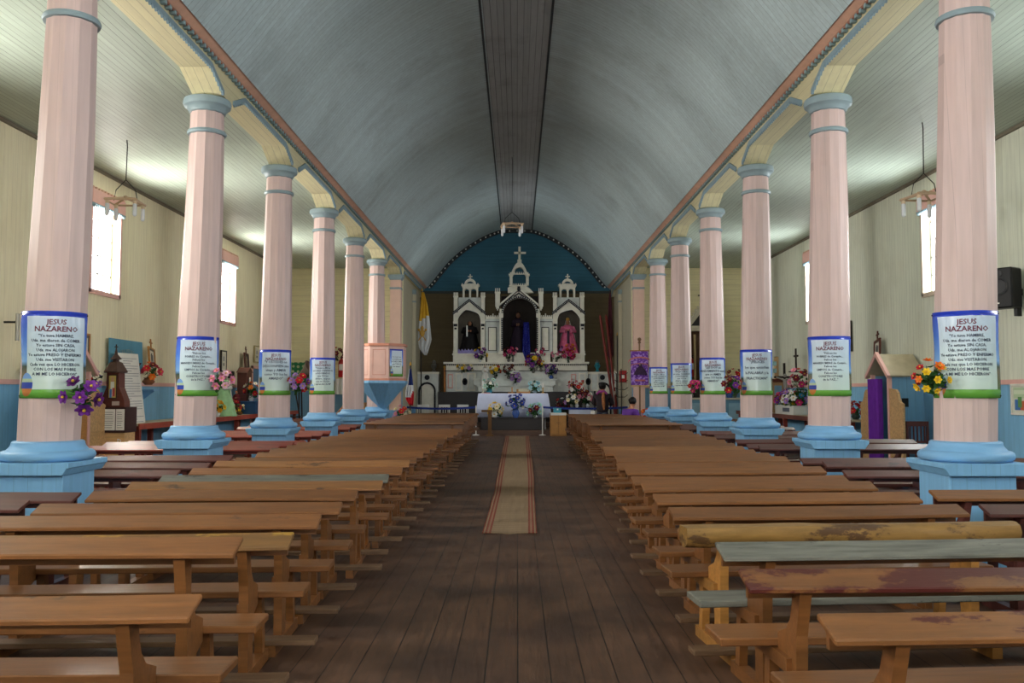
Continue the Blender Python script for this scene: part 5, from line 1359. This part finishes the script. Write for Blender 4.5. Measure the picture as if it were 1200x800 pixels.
for z, off, wv in ((zt+.002, -.0, 0), (zt-.02, .015, 0), (zt-.2, .03, .008), (zt-.5, .05, .016), (zb, .075, .026)): loops.append([cl.bm.verts.new(p) for p in rect_loop(z, off, wv)])
for A_, B_ in zip(loops, loops[1:]):
    for k in range(N): cl.bm.faces.new((A_[k], A_[(k+1) % N], B_[(k+1) % N], B_[k]))
cl.bm.faces.new(loops[0])
cm = cl.build('altar_cloth', plain((206, 212, 238), .75, .05), None, (0, ay+.45, zb), smooth=True)
so = cm.modifiers.new('solid', 'SOLIDIFY'); so.thickness = .006; so.offset = 1
tag(cm, 'pale bluish white cloth draped over the main altar table', 'tablecloth')
z = zt+.008
candle('tall white candlestick at the left end of the altar table', (AX(565.5), ay+.3, z), .16, .28)
candle('brass candlestick with thick white candle at the right end of the altar table', (AX(636.5), ay+.35, z), .20, .16, GOLDC)
q = (AX(573), ay+.4, z)
bouquet('white and mint flowers in a turquoise pot on the altar table', q, .24, [(190, 226, 216), WHT, (150, 210, 200)], 10, (TURQ, .11, .17), size=.085, stem=.0, group='flowers on the altar table')
bouquet('pale turquoise flowers on the right of the altar table', (AX(627), ay+.4, z), .22, [(170, 220, 230), (140, 200, 220)], 11, (CLEARV, .08, .1), size=.08, stem=.0, group='flowers on the altar table')
a = (AX(614), ay+.35, z)
t = thing('open_book', 'open book on a slanting wooden stand on the altar table', 'book', a)
for sg in (-1, 1): MB().hexa([(a[0], a[1]-.1, z+.05), (a[0]+sg*.19, a[1]-.1, z+.07), (a[0]+sg*.19, a[1]+.1, z+.15), (a[0], a[1]+.1, z+.13), (a[0], a[1]-.1, z+.08), (a[0]+sg*.19, a[1]-.1, z+.09), (a[0]+sg*.19, a[1]+.1, z+.17), (a[0], a[1]+.1, z+.17)]).build('pages', IVORY, t)
MB().prism([(a[1]-.14, z), (a[1]+.16, z), (a[1]+.16, z+.15), (a[1]-.14, z+.05)], 'x', a[0]-.26, a[0]+.22).build('stand', OAK, t)
a = (AX(600), ay+.3, z)
t = thing('desk_cross', 'small wooden stand with an upright post on the altar table', 'stand', a)
MB().box(a[0]-.14, a[0]+.10, a[1]-.06, a[1]+.06, z, z+.03).box(a[0]-.02, a[0]+.02, a[1]-.02, a[1]+.02, z+.03, z+.22).build('post', OAK, t)
a = (AX(571), ay+.12, z)
t = thing('small_missal', 'small red edged booklet lying on the altar table', 'book', a); MB().box(a[0]-.12, a[0]+.1, a[1]-.08, a[1]+.08, z, z+.025).build('cover', plain((190, 90, 70), .5), t); MB().box(a[0]-.11, a[0]+.09, a[1]-.07, a[1]+.07, z+.025, z+.03).build('page', WHITE, t)
# dark chest in front of the altar with flowers on it
yy = 30.42
t = thing('low_chest', 'long dark wooden chest in front of the altar table', 'chest', ((x0+x1)/2, yy+.2, .17))
MB().box(x0+.1, x1-.12, yy, yy+.45, .17, AZ(490)).build('body', DKWOOD, t, bevel=.01); MB().box(x0+.06, x1-.08, yy-.03, yy+.47, AZ(490), AZ(489)).build('lid', DKWOOD, t)
zc_ = AZ(489)
bouquet('yellow pink and white flowers at the left in front of the altar cloth', (AX(581), yy+.15, zc_-.0), .26, [YEL, MAG, WHT, CREAMF, YEL], 13, (CERAM, .08, .1), size=.1, stem=.02, group='flowers in front of the altar')
bouquet('blue and white flowers in a blue white footed vase in front of the altar cloth', (AX(604.5), yy+.15, zc_), .30, [BLU, BLU, WHT, (40, 60, 150)], 15, (BLUEV, .13, .36), size=.1, stem=.02, group='flowers in front of the altar')
bouquet('mint crimson and violet flowers at the right in front of the altar cloth', (AX(627), yy+.15, zc_), .26, [(160, 210, 200), CRIM, LILAC, (160, 210, 200)], 12, (CERAM, .08, .1), size=.1, stem=.02, group='flowers in front of the altar')
# lectern cabinet, wooden post, ribbon barrier
a = atZ(654.5, 510, 29.75); lx0, lx1 = atZ(645, 500, 29.75).x, atZ(664, 500, 29.75).x; ztop = atZ(600, 484, 29.75).z
t = thing('lectern_cabinet', 'honey coloured two door wooden cabinet right of the altar', 'cabinet', ((lx0+lx1)/2, 29.95, 0))
MB().box(lx0, lx1, 29.75, 30.2, 0, ztop).build('body', OAK, t, bevel=.01)
xm = (lx0+lx1)/2
for u, v in ((lx0+.03, xm-.01), (xm+.01, lx1-.03)):
    dd = MB().box(u, v, 29.73, 29.75, .06, ztop-.05).build('door', plain((186, 132, 70), .45, .12), t)
    MB().ball((v-.03 if u < xm-.1 else u+.03, 29.72, .45), .015).build('knob', BRASS, dd)
t = thing('white_runner', 'white cloth on top of the honey coloured cabinet', 'cloth', (xm, 29.9, ztop)); MB().box(lx0+.01, lx1-.01, 29.74, 30.18, ztop+.002, ztop+.012).box(lx0+.01, lx1-.01, 29.725, 29.735, ztop-.07, ztop+.012).build('cloth', WHITE, t)
t = thing('turquoise_box', 'small turquoise box on the honey coloured cabinet', 'box', (xm-.02, 29.95, ztop+.013)); MB().box(xm-.16, xm+.10, 29.85, 30.05, ztop+.013, ztop+.15).build('body', TURQ, t, bevel=.01); MB().box(xm-.17, xm+.11, 29.84, 30.06, ztop+.15, ztop+.17).build('lid', TURQ, t); MB().box(xm-.05, xm, 29.845, 29.85, ztop+.1, ztop+.16).build('tag', WHITE, t)
pxx = atZ(574, 500, 29.85).x
t = thing('wooden_post', 'plain brown wooden post with short crossbar left of the altar', 'post', (pxx, 29.85, 0))
MB().box(pxx-.06, pxx+.06, 29.8, 29.9, 0, .80).build('post', plain((110, 76, 40), .5, .15), t); MB().box(pxx-.28, pxx+.08, 29.8, 29.9, .80, .87).build('crossbar', plain((110, 76, 40), .5, .15), t); MB().box(pxx-.12, pxx+.12, 29.72, 29.98, 0, .04).build('foot', plain((110, 76, 40), .5, .15), t)
RIB = plain((28, 50, 130), .6, .1)
for (u0, u1, nm) in ((-3.78, AX(559), 'left'), (AX(635), 3.78, 'right')):
    zr = atZ(600, 477, 30.28).z
    t = thing('ribbon_barrier', 'blue ribbon barrier stretched across the %s half of the chancel front' % nm, 'barrier', ((u0+u1)/2, 30.28, 0))
    b = MB(); n = 20
    for k in range(n):
        f0, f1 = k/n, (k+1)/n; s0, s1 = [-.05*4*f*(1-f) for f in (f0, f1)]
        a0_, a1_ = u0+(u1-u0)*f0, u0+(u1-u0)*f1
        b.hexa([(a0_, 30.275, zr-.035+s0), (a1_, 30.275, zr-.035+s1), (a1_, 30.285, zr-.035+s1), (a0_, 30.285, zr-.035+s0), (a0_, 30.275, zr+.035+s0), (a1_, 30.275, zr+.035+s1), (a1_, 30.285, zr+.035+s1), (a0_, 30.285, zr+.035+s0)])
    b.build('ribbon', RIB, t)
    for xx in (u0, u1): MB().tube([(xx, 30.28, 0), (xx, 30.28, zr+.06)], .02, 8).build('stanchion', WHITE, t); MB().lathe([(.12, 0), (.12, .02), (.03, .04)], 14, (xx, 30.28, 0)).build('stanchion_foot', WHITE, t)
# white chairs behind the left ribbon
for k, xx in enumerate((-3.3, -2.55, -1.9)):
    t = thing('white_chair', 'white chair with open back behind the left ribbon, %s from the left pilaster' % ORD[k], 'chair', (xx, 31.3, .17), 'white chairs in the chancel')
    MB().box(xx-.2, xx+.2, 31.1, 31.5, .60, .64).build('seat', WHITE, t, bevel=.01)
    for ax in (-.18, .18):
        MB().tube([(xx+ax, 31.13, .17), (xx+ax, 31.13, 1.02)], .018, 6).build('leg', WHITE, t); MB().tube([(xx+ax, 31.47, .17), (xx+ax, 31.47, .60)], .018, 6).build('leg', WHITE, t)
    b = MB().box(xx-.2, xx+.2, 31.12, 31.15, .94, 1.03)
    for q in range(4): b.box(xx-.13+q*.087-.01, xx-.13+q*.087+.01, 31.125, 31.145, .64, .94)
    b.build('backrest', WHITE, t)
# side table right of the altar with a heap of flowers
sx0, sx1 = atZ(668, 480, 31.2).x, atZ(692, 480, 31.2).x; zt2 = atZ(600, 478, 31.2).z
t = thing('side_table', 'small side table under a white cloth right of the altar', 'table', ((sx0+sx1)/2, 31.4, .17))
MB().box(sx0, sx1, 31.2, 31.7, zt2-.04, zt2).build('tabletop', OAK, t)
for xx in (sx0+.05, sx1-.05):
    for yy in (31.25, 31.65): MB().box(xx-.025, xx+.025, yy-.025, yy+.025, .17, zt2-.04).build('leg', OAK, t)
c_ = MB().box(sx0-.02, sx1+.02, 31.18, 31.72, zt2+.002, zt2+.01).box(sx0-.02, sx1+.02, 31.175, 31.183, zt2-.30, zt2+.01).box(sx0-.022, sx0-.014, 31.18, 31.72, zt2-.3, zt2+.01).box(sx1+.014, sx1+.022, 31.18, 31.72, zt2-.3, zt2+.01).build('table_cloth', plain((206, 214, 236), .8, .05), None, ((sx0+sx1)/2, 31.4, zt2-.3))
tag(c_, 'white cloth on the small side table right of the altar', 'tablecloth')
for k, (px, r, cols, lab, sm) in enumerate(((670, .24, [WHT, CREAMF, LILAC], 'white and lilac flowers at the left of the small side table', .0), (676, .26, [CRIM, REDF, WHT], 'tall dark red and white flowers at the middle of the small side table', .35), (684, .24, [PINKF, CRIM, WHT], 'pink and crimson flowers at the right of the small side table', .12), (689, .18, [WHT, PINKF, CRIM], 'white flowers behind the standing person', .1))):
    bouquet(lab, (atZ(px, 478, 31.4).x, 31.3+.1*k, zt2+.012), r, cols, 12, (CERAM if k % 2 else GREYV, .07, .15), size=.085, stem=sm, group='flowers on the small side table', leaf=LEAFD)
a = atZ(660, 472, 32.2); bouquet('dark crimson flowers standing between the altar and the side table', (a.x, 32.2, .17), .26, [CRIM, REDF, WHT], 11, (GREYV, .12, .5), size=.085, stem=.25, leaf=LEAFD)
g = atZ(683, 459, RY-.25)
t = thing('white_cradle_figure', 'pale doll like figure among flowers on the right of the altarpiece steps', 'figurine', (g.x, g.y, g.z))
MB().lathe([(.14, 0), (.15, .04), (.10, .14), (.06, .26), (.02, .30)], 16, g, wob=lambda a, f: .08*math.sin(a*7)*(1-f)).build('dress', WHITE, t, smooth=True); MB().ball((g.x, g.y, g.z+.35), .055).build('head', SKIN, t, smooth=True); MB().lathe([(.03, .385), (.06, .40), (.05, .45)], 8, g).build('hat', REDX, t)
a = atZ(672, 459, RY-.2); bouquet('pink and white flowers beside the doll like figure', a, .22, [WHT, PINKF, REDF], 9, (GREYV, .07, .1), size=.08, stem=.05, leaf=LEAFD, group='flowers on the altarpiece')

# ================================================================ FLAGS, POLES, PROCESSION BANNER
def flagpole(t, x, y, z0, z1, m=DKWOOD):
    MB().tube([(x, y, z0), (x, y, z1)], .022, 8).build('pole', m, t); MB().lathe([(.03, z1), (.04, z1+.03), (.008, z1+.12)], 8, (x, y, 0)).build('finial', GOLDC, t)
    MB().lathe([(.16, z0), (.16, z0+.03), (.03, z0+.06)], 14, (x, y, 0)).build('foot', IRON, t)
def flag_cloth(name, t, rows, y, mats, thr):
    """rows: (px left, px right, py); material picked by thr(u, v)"""
    bm = bmesh.new(); nu = 12; g = []
    for j, (a, c, py) in enumerate(rows):
        g.append([bm.verts.new((atZ(a+(c-a)*i/nu, py, y).x, y+.05*math.sin(i*1.5+j*.3), atZ(600, py, y).z)) for i in range(nu+1)])
    for j in range(len(g)-1):
        for i in range(nu):
            f = bm.faces.new((g[j][i], g[j][i+1], g[j+1][i+1], g[j+1][i])); f.material_index = thr((i+.5)/nu, (j+.5)/(len(g)-1)); f.smooth = True
    r = t
    bmesh.ops.translate(bm, verts=bm.verts, vec=-Vector(r.location))
    me = bpy.data.meshes.new(name); bm.to_mesh(me); bm.free()
    for m in mats: me.materials.append(m)
    o = bpy.data.objects.new(name, me); col.objects.link(o); o.parent = t; s = o.modifiers.new('solid', 'SOLIDIFY'); s.thickness = .006
    return o
YF, WF = plain((226, 176, 50), .7, .1), plain((220, 222, 226), .7, .05)
fy = 33.0; fx = atZ(493.5, 400, fy).x
t = thing('flag', 'yellow and white flag with a gold emblem hanging at the left end of the chancel', 'flag', (fx, fy, .17))
flagpole(t, fx, fy+.06, .17, atZ(600, 341, fy).z)
def lerp_rows(keys, n):
    out = []
    for j in range(n+1):
        p = keys[0][2]+(keys[-1][2]-keys[0][2])*j/n
        for a, c in zip(keys, keys[1:]):
            if a[2] <= p <= c[2]+1e-6:
                f = (p-a[2])/(c[2]-a[2]); out.append((a[0]+(c[0]-a[0])*f, a[1]+(c[1]-a[1])*f, p)); break
    return out
fo = flag_cloth('cloth', t, lerp_rows([(494, 497, 342), (492.5, 501, 358), (491, 503.5, 376), (490, 506, 398), (491, 503, 408), (497, 500, 416)], 24), fy, [YF, WF], lambda u, v: 0 if v < .46-.10*u else 1)
e = atZ(494.8, 392, fy-.07); b = MB()
for sg in (-1, 1): b.tube([(e.x-sg*.14, e.y, e.z-.22), (e.x+sg*.12, e.y, e.z+.16)], .022, 6); b.lathe([(.05, 0), (.05, .02), (.02, .02)], 10).ball((e.x+sg*.13, e.y, e.z+.18), .05, 1, .4, 1) if False else b.ball((e.x+sg*.13, e.y, e.z+.18), .05, 1, .4, 1)
b.ball((e.x, e.y, e.z+.06), .10, 1, .3, 1.4).ball((e.x, e.y, e.z+.24), .06, 1, .3, 1.5); b.build('gold_emblem', GOLDC, fo)
fy = 27.6; fx = atZ(480.5, 440, fy).x
t = thing('flag', 'blue white and red flag hanging beside the pulpit', 'flag', (fx, fy, 0))
flagpole(t, fx, fy+.08, 0, atZ(600, 428, fy).z)
fo = flag_cloth('cloth', t, lerp_rows([(479.5, 482, 432), (477, 483.5, 448), (475, 485, 462), (476, 485, 468), (480, 484.5, 475)], 18), fy, [plain((30, 50, 120), .7, .1), WF, plain((200, 30, 44), .7, .1)], lambda u, v: (0 if v < .42 and u > .25 else 1) if v < .8-.5*max(0, u-.55) else 2)
RP = plain((120, 40, 34), .45, .15)
for k, (pa, pb, yy, lab) in enumerate((((703.5, 372), (723, 478), 32.2, 'reddish brown pole leaning in front of the right chancel wall, thick straight one'), ((710.5, 372), (725, 479), 32.5, 'reddish brown pole leaning beside a similar one, nearer the altarpiece end wall'), ((723.2, 393), (724, 470), 32.0, 'thin dark rod standing by the right chancel wall'))):
    A_, B_ = atZ(pa[0], pa[1], yy+.3), atZ(pb[0], 500, yy); B_.z = .17
    t = thing('pole', lab, 'pole', B_); r_ = .045 if k < 2 else .02
    MB().tube([B_, A_], r_, 8).build('shaft', RP if k < 2 else DKWOOD, t); MB().tube([A_, A_+(A_-B_).normalized()*.12], [r_*1.25, .01], 8).build('tip', GOLDC if k == 2 else RP, t)
A_ = atZ(715.5, 420, 32.9); t = thing('furled_banner', 'dark red furled banner on a tall pole at the right end of the chancel', 'banner', (A_.x, A_.y, .17))
MB().tube([(A_.x, A_.y, .17), (A_.x, A_.y, atZ(600, 340, 32.9).z)], .02, 8).build('pole', DKWOOD, t)
MB().lathe([(.03, atZ(600, 421, 32.9).z), (.10, atZ(600, 416, 32.9).z), (.09, atZ(600, 385, 32.9).z), (.05, atZ(600, 352, 32.9).z), (.025, atZ(600, 343, 32.9).z)], 18, (A_.x, A_.y, 0), wob=lambda a, f: .25*math.sin(a*5)).build('cloth', plain((74, 30, 40), .8, .2), t, smooth=True)
A_ = atZ(726, 448, 31.4)
t = thing('wall_mounted_box', 'small red box with a white label on the right chancel wall', 'box', (3.78, A_.y, A_.z)); MB().box(3.62, 3.86, A_.y-.1, A_.y+.1, A_.z, A_.z+.42).build('box', plain((170, 40, 44), .5), t, bevel=.01); MB().box(3.68, 3.78, A_.y-.106, A_.y-.1, A_.z+.14, A_.z+.26).build('label', WHITE, t)
# purple procession banner
by = 27.6; bx = lambda p: atZ(p, 430, by).x
t = thing('procession_banner', 'purple fringed procession banner on a wooden pole before the right pilaster', 'banner', (bx(749.5), by, 0))
s_ = NT('purple_damask'); tc = s_.n('ShaderNodeTexCoord').outputs['Object']; no = s_.n('ShaderNodeTexNoise', Vector=tc, Scale=14., Detail=3.).outputs[0]
PD = s_.out(s_.mix(s_.math('GREATER_THAN', no, .52), lin((110, 56, 160)), lin((176, 136, 214))), .7)
bz = lambda p: atZ(600, p, by).z
b = MB(); n = 16; P = [(bx(739.3+20.7*k/n), by+.012*math.sin(k*1.2)) for k in range(n+1)]; b.strip(P, [(x, y+.01) for x, y in P], 'z', bz(451), bz(411.5)); cl_ = b.build('cloth', PD, t, smooth=True)
text_mesh([('COFRADIA', 0, 0, .13, 0)], [GOLDC], 'gold_lettering', t, lambda u, v: (u, -.03, bz(418)+v-.9*u*u)) if False else None
b = MB(); ou = [(bx(749.7)+.36*math.cos(a), bz(424)+.17*math.sin(a)) for a in [PI-PI*k/14 for k in range(15)]]; b.strip(ou, [(x, z-.05) for x, z in ou], 'y', by-.03, by-.016); ou = [(bx(749.7)+.30*math.cos(a), bz(429)+.1*math.sin(a)) for a in [PI-PI*k/14 for k in range(15)]]; b.strip(ou, [(x, z-.03) for x, z in ou], 'y', by-.03, by-.016); b.box(bx(744), bx(756), by-.03, by-.016, bz(446.5), bz(444.5)); b.build('gold_embroidery', plain((190, 110, 110), .6, .2), cl_)
ex, ez = bx(750.3), bz(433); MB().lathe([(.22, 0), (.16, .12), (.10, .22), (.03, .26)], 14, (ex, by-.03, ez-.16), sy=.15).ball((ex, by-.035, ez+.13), .06, 1, .4, 1.1).build('embroidered_figure', plain((60, 36, 70), .7, .3, 14), cl_, smooth=True); MB().ball((ex-.01, by-.045, ez+.14), .032, 1, .4, 1.2).build('embroidered_face', plain((200, 160, 140), .6), cl_)
b = MB()
for k in range(30): b.box(bx(739.4)+k*.0182, bx(739.4)+k*.0182+.01, by-.004, by+.006, bz(452.8), bz(451))
b.build('fringe', GOLDC, cl_)
MB().tube([(bx(738.3), by+.03, bz(411)), (bx(761), by+.03, bz(411))], .022, 8).build('crossbar', OAK, t); MB().tube([(bx(749.8), by+.05, 0), (bx(749.8), by+.05, bz(399))], .024, 8).build('pole', plain((130, 96, 66), .5), t)
MB().ball((bx(749.8), by+.05, bz(397.5)), .06).lathe([(.04, bz(402)), (.055, bz(401)), (.03, bz(400))], 10, (bx(749.8), by+.05, 0)).build('finial', BRASS, t)
MB().lathe([(.22, 0), (.22, .05), (.05, .09)], 16, (bx(749.8), by+.05, 0)).build('foot', DKWOOD, t)
bouquet('bright orange flowers on the floor beside the purple banner', (bx(756.5), 27.0, 0), .2, [(240, 90, 30), (250, 110, 40)], 8, (DKWOOD, .14, .72), size=.1, stem=.02)
bouquet('white and green flowers under the purple banner', (bx(751.5), 26.95, 0), .2, [(190, 210, 130), WHT], 7, (DKWOOD, .14, .52), size=.08, stem=.0)
bouquet('cream and pink flowers on a stand behind the pulpit', (atZ(470, 480, 27.2).x, 27.2, 0), .24, [CREAMF, PINKF, YEL, REDF], 12, (DKWOOD, .14, .72), size=.085, stem=.02)
a_ = atZ(728, 440, 30.0)
t = thing('candle_tree', 'tall dark iron candle tree beside the right chancel pilaster', 'candle stand', (a_.x, 30., 0))
MB().tube([(a_.x, 30, 0), (a_.x, 30, 2.25)], .018, 8).build('stem', IRON, t); MB().lathe([(.2, 0), (.2, .02), (.03, .05)], 14, (a_.x, 30, 0)).build('foot', IRON, t)
for k in range(4):
    z_ = 1.3+.25*k; br = MB().tube([(a_.x-.22, 30, z_+.08), (a_.x-.12, 30, z_), (a_.x+.12, 30, z_), (a_.x+.22, 30, z_+.08)], .012, 6).build('arm', IRON, t)
    for sg in (-1, 1): MB().tube([(a_.x+sg*.22, 30, z_+.08), (a_.x+sg*.22, 30, z_+.2)], .016, 8).build('candle', IVORY, br)

# ================================================================ PEOPLE
def skin_body(name, V, E, mat, parent, sub=2):
    me = bpy.data.meshes.new(name); me.from_pydata([v[0] for v in V], E, []); me.materials.append(mat)
    o = bpy.data.objects.new(name, me); col.objects.link(o); o.parent = parent
    m = o.modifiers.new('skin', 'SKIN'); m.use_smooth_shade = True
    if not me.skin_vertices: 
        a = me.attributes.new('skin', 'FLOAT', 'POINT') if False else None
    sv = me.skin_vertices[0].data if len(me.skin_vertices) else None
    if sv is None:
        bpy.context.view_layer.objects.active = o
        bpy.ops.mesh.customdata_skin_add(); sv = me.skin_vertices[0].data
    for i, v in enumerate(V):
        r = v[1]; sv[i].radius = r if isinstance(r, tuple) else (r, r)
    sv[0].use_root = True
    s = o.modifiers.new('sub', 'SUBSURF'); s.levels = sub; s.render_levels = sub
    return o
def person(label, loc, rz, seated, jacket, legs, hair_style, reach=0., lean=0.):
    t = thing('person', label, 'person', loc, None, rz)
    # local frame: faces -y; z up
    hip = .50 if seated else .92
    def up(z, y=0., x=0.): return (x, y - lean*(z-hip) if z > hip else y, z)
    T = lambda d: hip + d
    V = [(up(hip), .125), (up(T(.16)), .115), (up(T(.34)), .135), (up(T(.47)), .10), (up(T(.56), -.01), .05), (up(T(.64), -.025), .085), (up(T(.73), -.03), .092), (up(T(.80), -.02), .06)]
    E = [(i, i+1) for i in range(7)]
    def add(p, r, par): V.append((p, r)); E.append((par, len(V)-1)); return len(V)-1
    clothes = []
    for s in (-1, 1):
        sh = add(up(T(.44), 0, s*.16), .062, 3); el = add((s*.23, -.04-lean*.25-reach*.2, T(.20)), .045, sh)
        wr = add((s*(.16), -.22-lean*.3-reach*.25, T(.14+reach*.2)), .03, el); pa = add((s*.13, -.28-lean*.3-reach*.25, T(.13+reach*.22)), (.036, .02), wr)
        base = Vector(V[pa][0])
        for k, (dx, L) in enumerate(((-.028, .062), (-.010, .074), (.010, .070), (.027, .056))):
            f1 = add(tuple(base+Vector((dx, -L*.5, -.008))), .0095, pa); f2 = add(tuple(base+Vector((dx*1.05, -L*.95, -.03))), .008, f1)
        th = add(tuple(base+Vector((-s*.04, -.005, .0))), .010, pa); add(tuple(base+Vector((-s*.052, -.04, -.01))), .009, th)
        if seated:
            kn = add((s*.11, -.42, .47), .066, 0); an = add((s*.11, -.46, .09), .04, kn); add((s*.12, -.60, .045), (.042, .03), an)
        else:
            th_ = add((s*.10, .0, .80), .088, 0); kn = add((s*.10, -.01, .50), .062, th_); ca = add((s*.10, .02, .32), .054, kn); an = add((s*.10, .03, .09), .038, ca); add((s*.12, -.12, .035), (.042, .03), an)
    skin_body('body', V, E, SKIN, t)
    hd = Vector(up(T(.69), -.03))
    b = MB()
    b.ball(hd+Vector((0, -.098, -.01)), .016, .8, 1.2, 1.3, 8)
    for s in (-1, 1): b.ball(hd+Vector((s*.088, .0, -.005)), .024, .4, .8, 1.3, 8)
    b.build('nose_and_ears', SKIN, t, local=True, smooth=True)
    for s in (-1, 1): MB().ball(hd+Vector((s*.034, -.082, .02)), .012, 1, .6, .8, 8).build('eye', plain((30, 24, 22), .2), t, local=True, smooth=True)
    MB().ball(hd+Vector((0, -.088, -.055)), .02, 1.2, .4, .35, 8).build('mouth', plain((150, 80, 76), .5), t, local=True, smooth=True)
    # hair
    h = MB().ball(hd+Vector((0, .018, .035)), .112, .98, .95, 1.05, 16)
    for v in h.bm.verts:
        if v.co.y < hd.y-.05 and v.co.z < hd.z+.06: v.co.y = hd.y-.05
    if hair_style == 'long': h.tube([hd+Vector((0, .07, .02)), hd+Vector((0, .10, -.08)), hd+Vector((0, .10, -.2)), hd+Vector((0, .09, -.30))], [.095, .10, .085, .04], 12)
    else: h.ball(hd+Vector((0, .11, .06)), .05)
    h.build('hair', HAIR, t, local=True, smooth=True)
    # jacket: torso and sleeves one shell, slightly larger than the body
    JV = [(up(hip-.10 if not seated else hip-.02), .21), (up(T(.12)), .20), (up(T(.30)), .21), (up(T(.44)), .165), (up(T(.50)), .08)]
    JE = [(0, 1), (1, 2), (2, 3), (3, 4)]
    for s in (-1, 1):
        n = len(JV); JV += [(up(T(.43), 0, s*.20), .10), ((s*.285, -.04-lean*.25-reach*.2, T(.20)), .072), ((s*.175, -.19-lean*.3-reach*.23, T(.14+reach*.18)), .052)]; JE += [(3, n), (n, n+1), (n+1, n+2)]
    skin_body('jacket', JV, JE, jacket, t)
    PV, PE = ([((0, 0, hip), .195), ((0, 0, hip+.08), .16)], [(0, 1)])
    for s in (-1, 1):
        n = len(PV)
        if seated: PV += [((s*.11, -.2, .50), .10), ((s*.11, -.43, .48), .082), ((s*.11, -.46, .13), .058)]
        else: PV += [((s*.10, 0, .74), .108), ((s*.10, -.01, .5), .08), ((s*.10, .03, .12), .06)]
        PE += [(0, n), (n, n+1), (n+1, n+2)]
    skin_body('trousers', PV, PE, legs, t)
    for s in (-1, 1):
        y_ = -.53 if seated else -.045
        MB().ball((s*.115, y_, .045), .075, .72, 1.75, .6, 12).build('shoe', plain((36, 30, 30), .4), t, local=True, smooth=True)
    return t, hd
lx = atZ(706, 470, 26.45).x
t, hd = person('standing person seen from behind in a dark jacket with an orange scarf', (lx, 26.45, 0), PI-.25, False, plain((40, 30, 36), .7, .25), plain((42, 44, 60), .7, .1), 'bun', .2)
b = MB().tube([hd+Vector((-.06, .15, -.14)), hd+Vector((-.05, .20, -.30)), hd+Vector((-.06, .20, -.5)), hd+Vector((-.07, .19, -.66))], [.035, .05, .046, .026], 10).fn(lambda p: (p[0], p[1], p[2]))
b.build('scarf', plain((170, 108, 64), .7, .5, 40), t, local=True, smooth=True)
MB().tube([hd+Vector((-.15, .10, -.20)), hd+Vector((-.08, .14, -.13)), hd+Vector((.08, .14, -.13)), hd+Vector((.16, .08, -.21))], [.03, .045, .045, .03], 10).build('collar', plain((150, 60, 130), .7, .2, 20), t, local=True, smooth=True)
MB().box(.20, .36, -.12, .0, .62, .92).build('white_bag', WHITE, t, local=True, bevel=.03)
t, hd = person('seated person with dark hair in a purple jacket in the front right pew', (3.02, 24.35, 0), PI/2+.6, True, plain((96, 48, 140), .7, .2), plain((40, 40, 60), .7, .1), 'bun', .3, .25)

# ================================================================ LIGHT: daylight through the side windows, plus added lamps behind and in the chancel
w = bpy.data.worlds.new('world'); sc.world = w; w.use_nodes = True
w.node_tree.nodes['Background'].inputs[0].default_value = (.86, .94, 1., 1); w.node_tree.nodes['Background'].inputs[1].default_value = 2.5
def area(name, loc, rot, sx, sy, power, colr):
    l = bpy.data.lights.new(name, 'AREA'); l.shape = 'RECTANGLE'; l.size = sx; l.size_y = sy; l.energy = power; l.color = colr
    o = bpy.data.objects.new(name, l); col.objects.link(o); o.location = loc; o.rotation_euler = rot
WARM, COOL = (1., .97, .90), (.94, .98, 1.)
for s in (-1, 1):
    for wy in WINS[s]:
        area('window_daylight', (s*(XW+.32), wy, (WZ0+WZ1)/2), (0, s*PI/2, 0), WZ1-WZ0, WW, 345 if s < 0 else 185, WARM if s < 0 else COOL)
for s in (-1, 1): area('added_chancel_light', (s*4.2, 29.3, H+2.5), (0, s*PI/2, 0), 1.8, .7, 90, COOL)  # added lamps outside the hidden chancel windows, to brighten the altarpiece
for x in (-1.3, 1.3): area('added_vault_fill', (x, YR-.4, 4.55), (PI/2+.8, 0, 0), 1.9, 1.7, 300, (.95, .97, 1.))  # added fill behind the camera, tilted up to brighten the near vault

vs = sc.view_settings
vs.view_transform = 'Standard'; vs.look = 'None'; vs.gamma = 1; vs.use_curve_mapping = False; vs.exposure = 0.42
sc.cycles.max_bounces = 8; sc.cycles.diffuse_bounces = 5; sc.cycles.use_denoising = True
sc.cycles.sample_clamp_indirect = 6
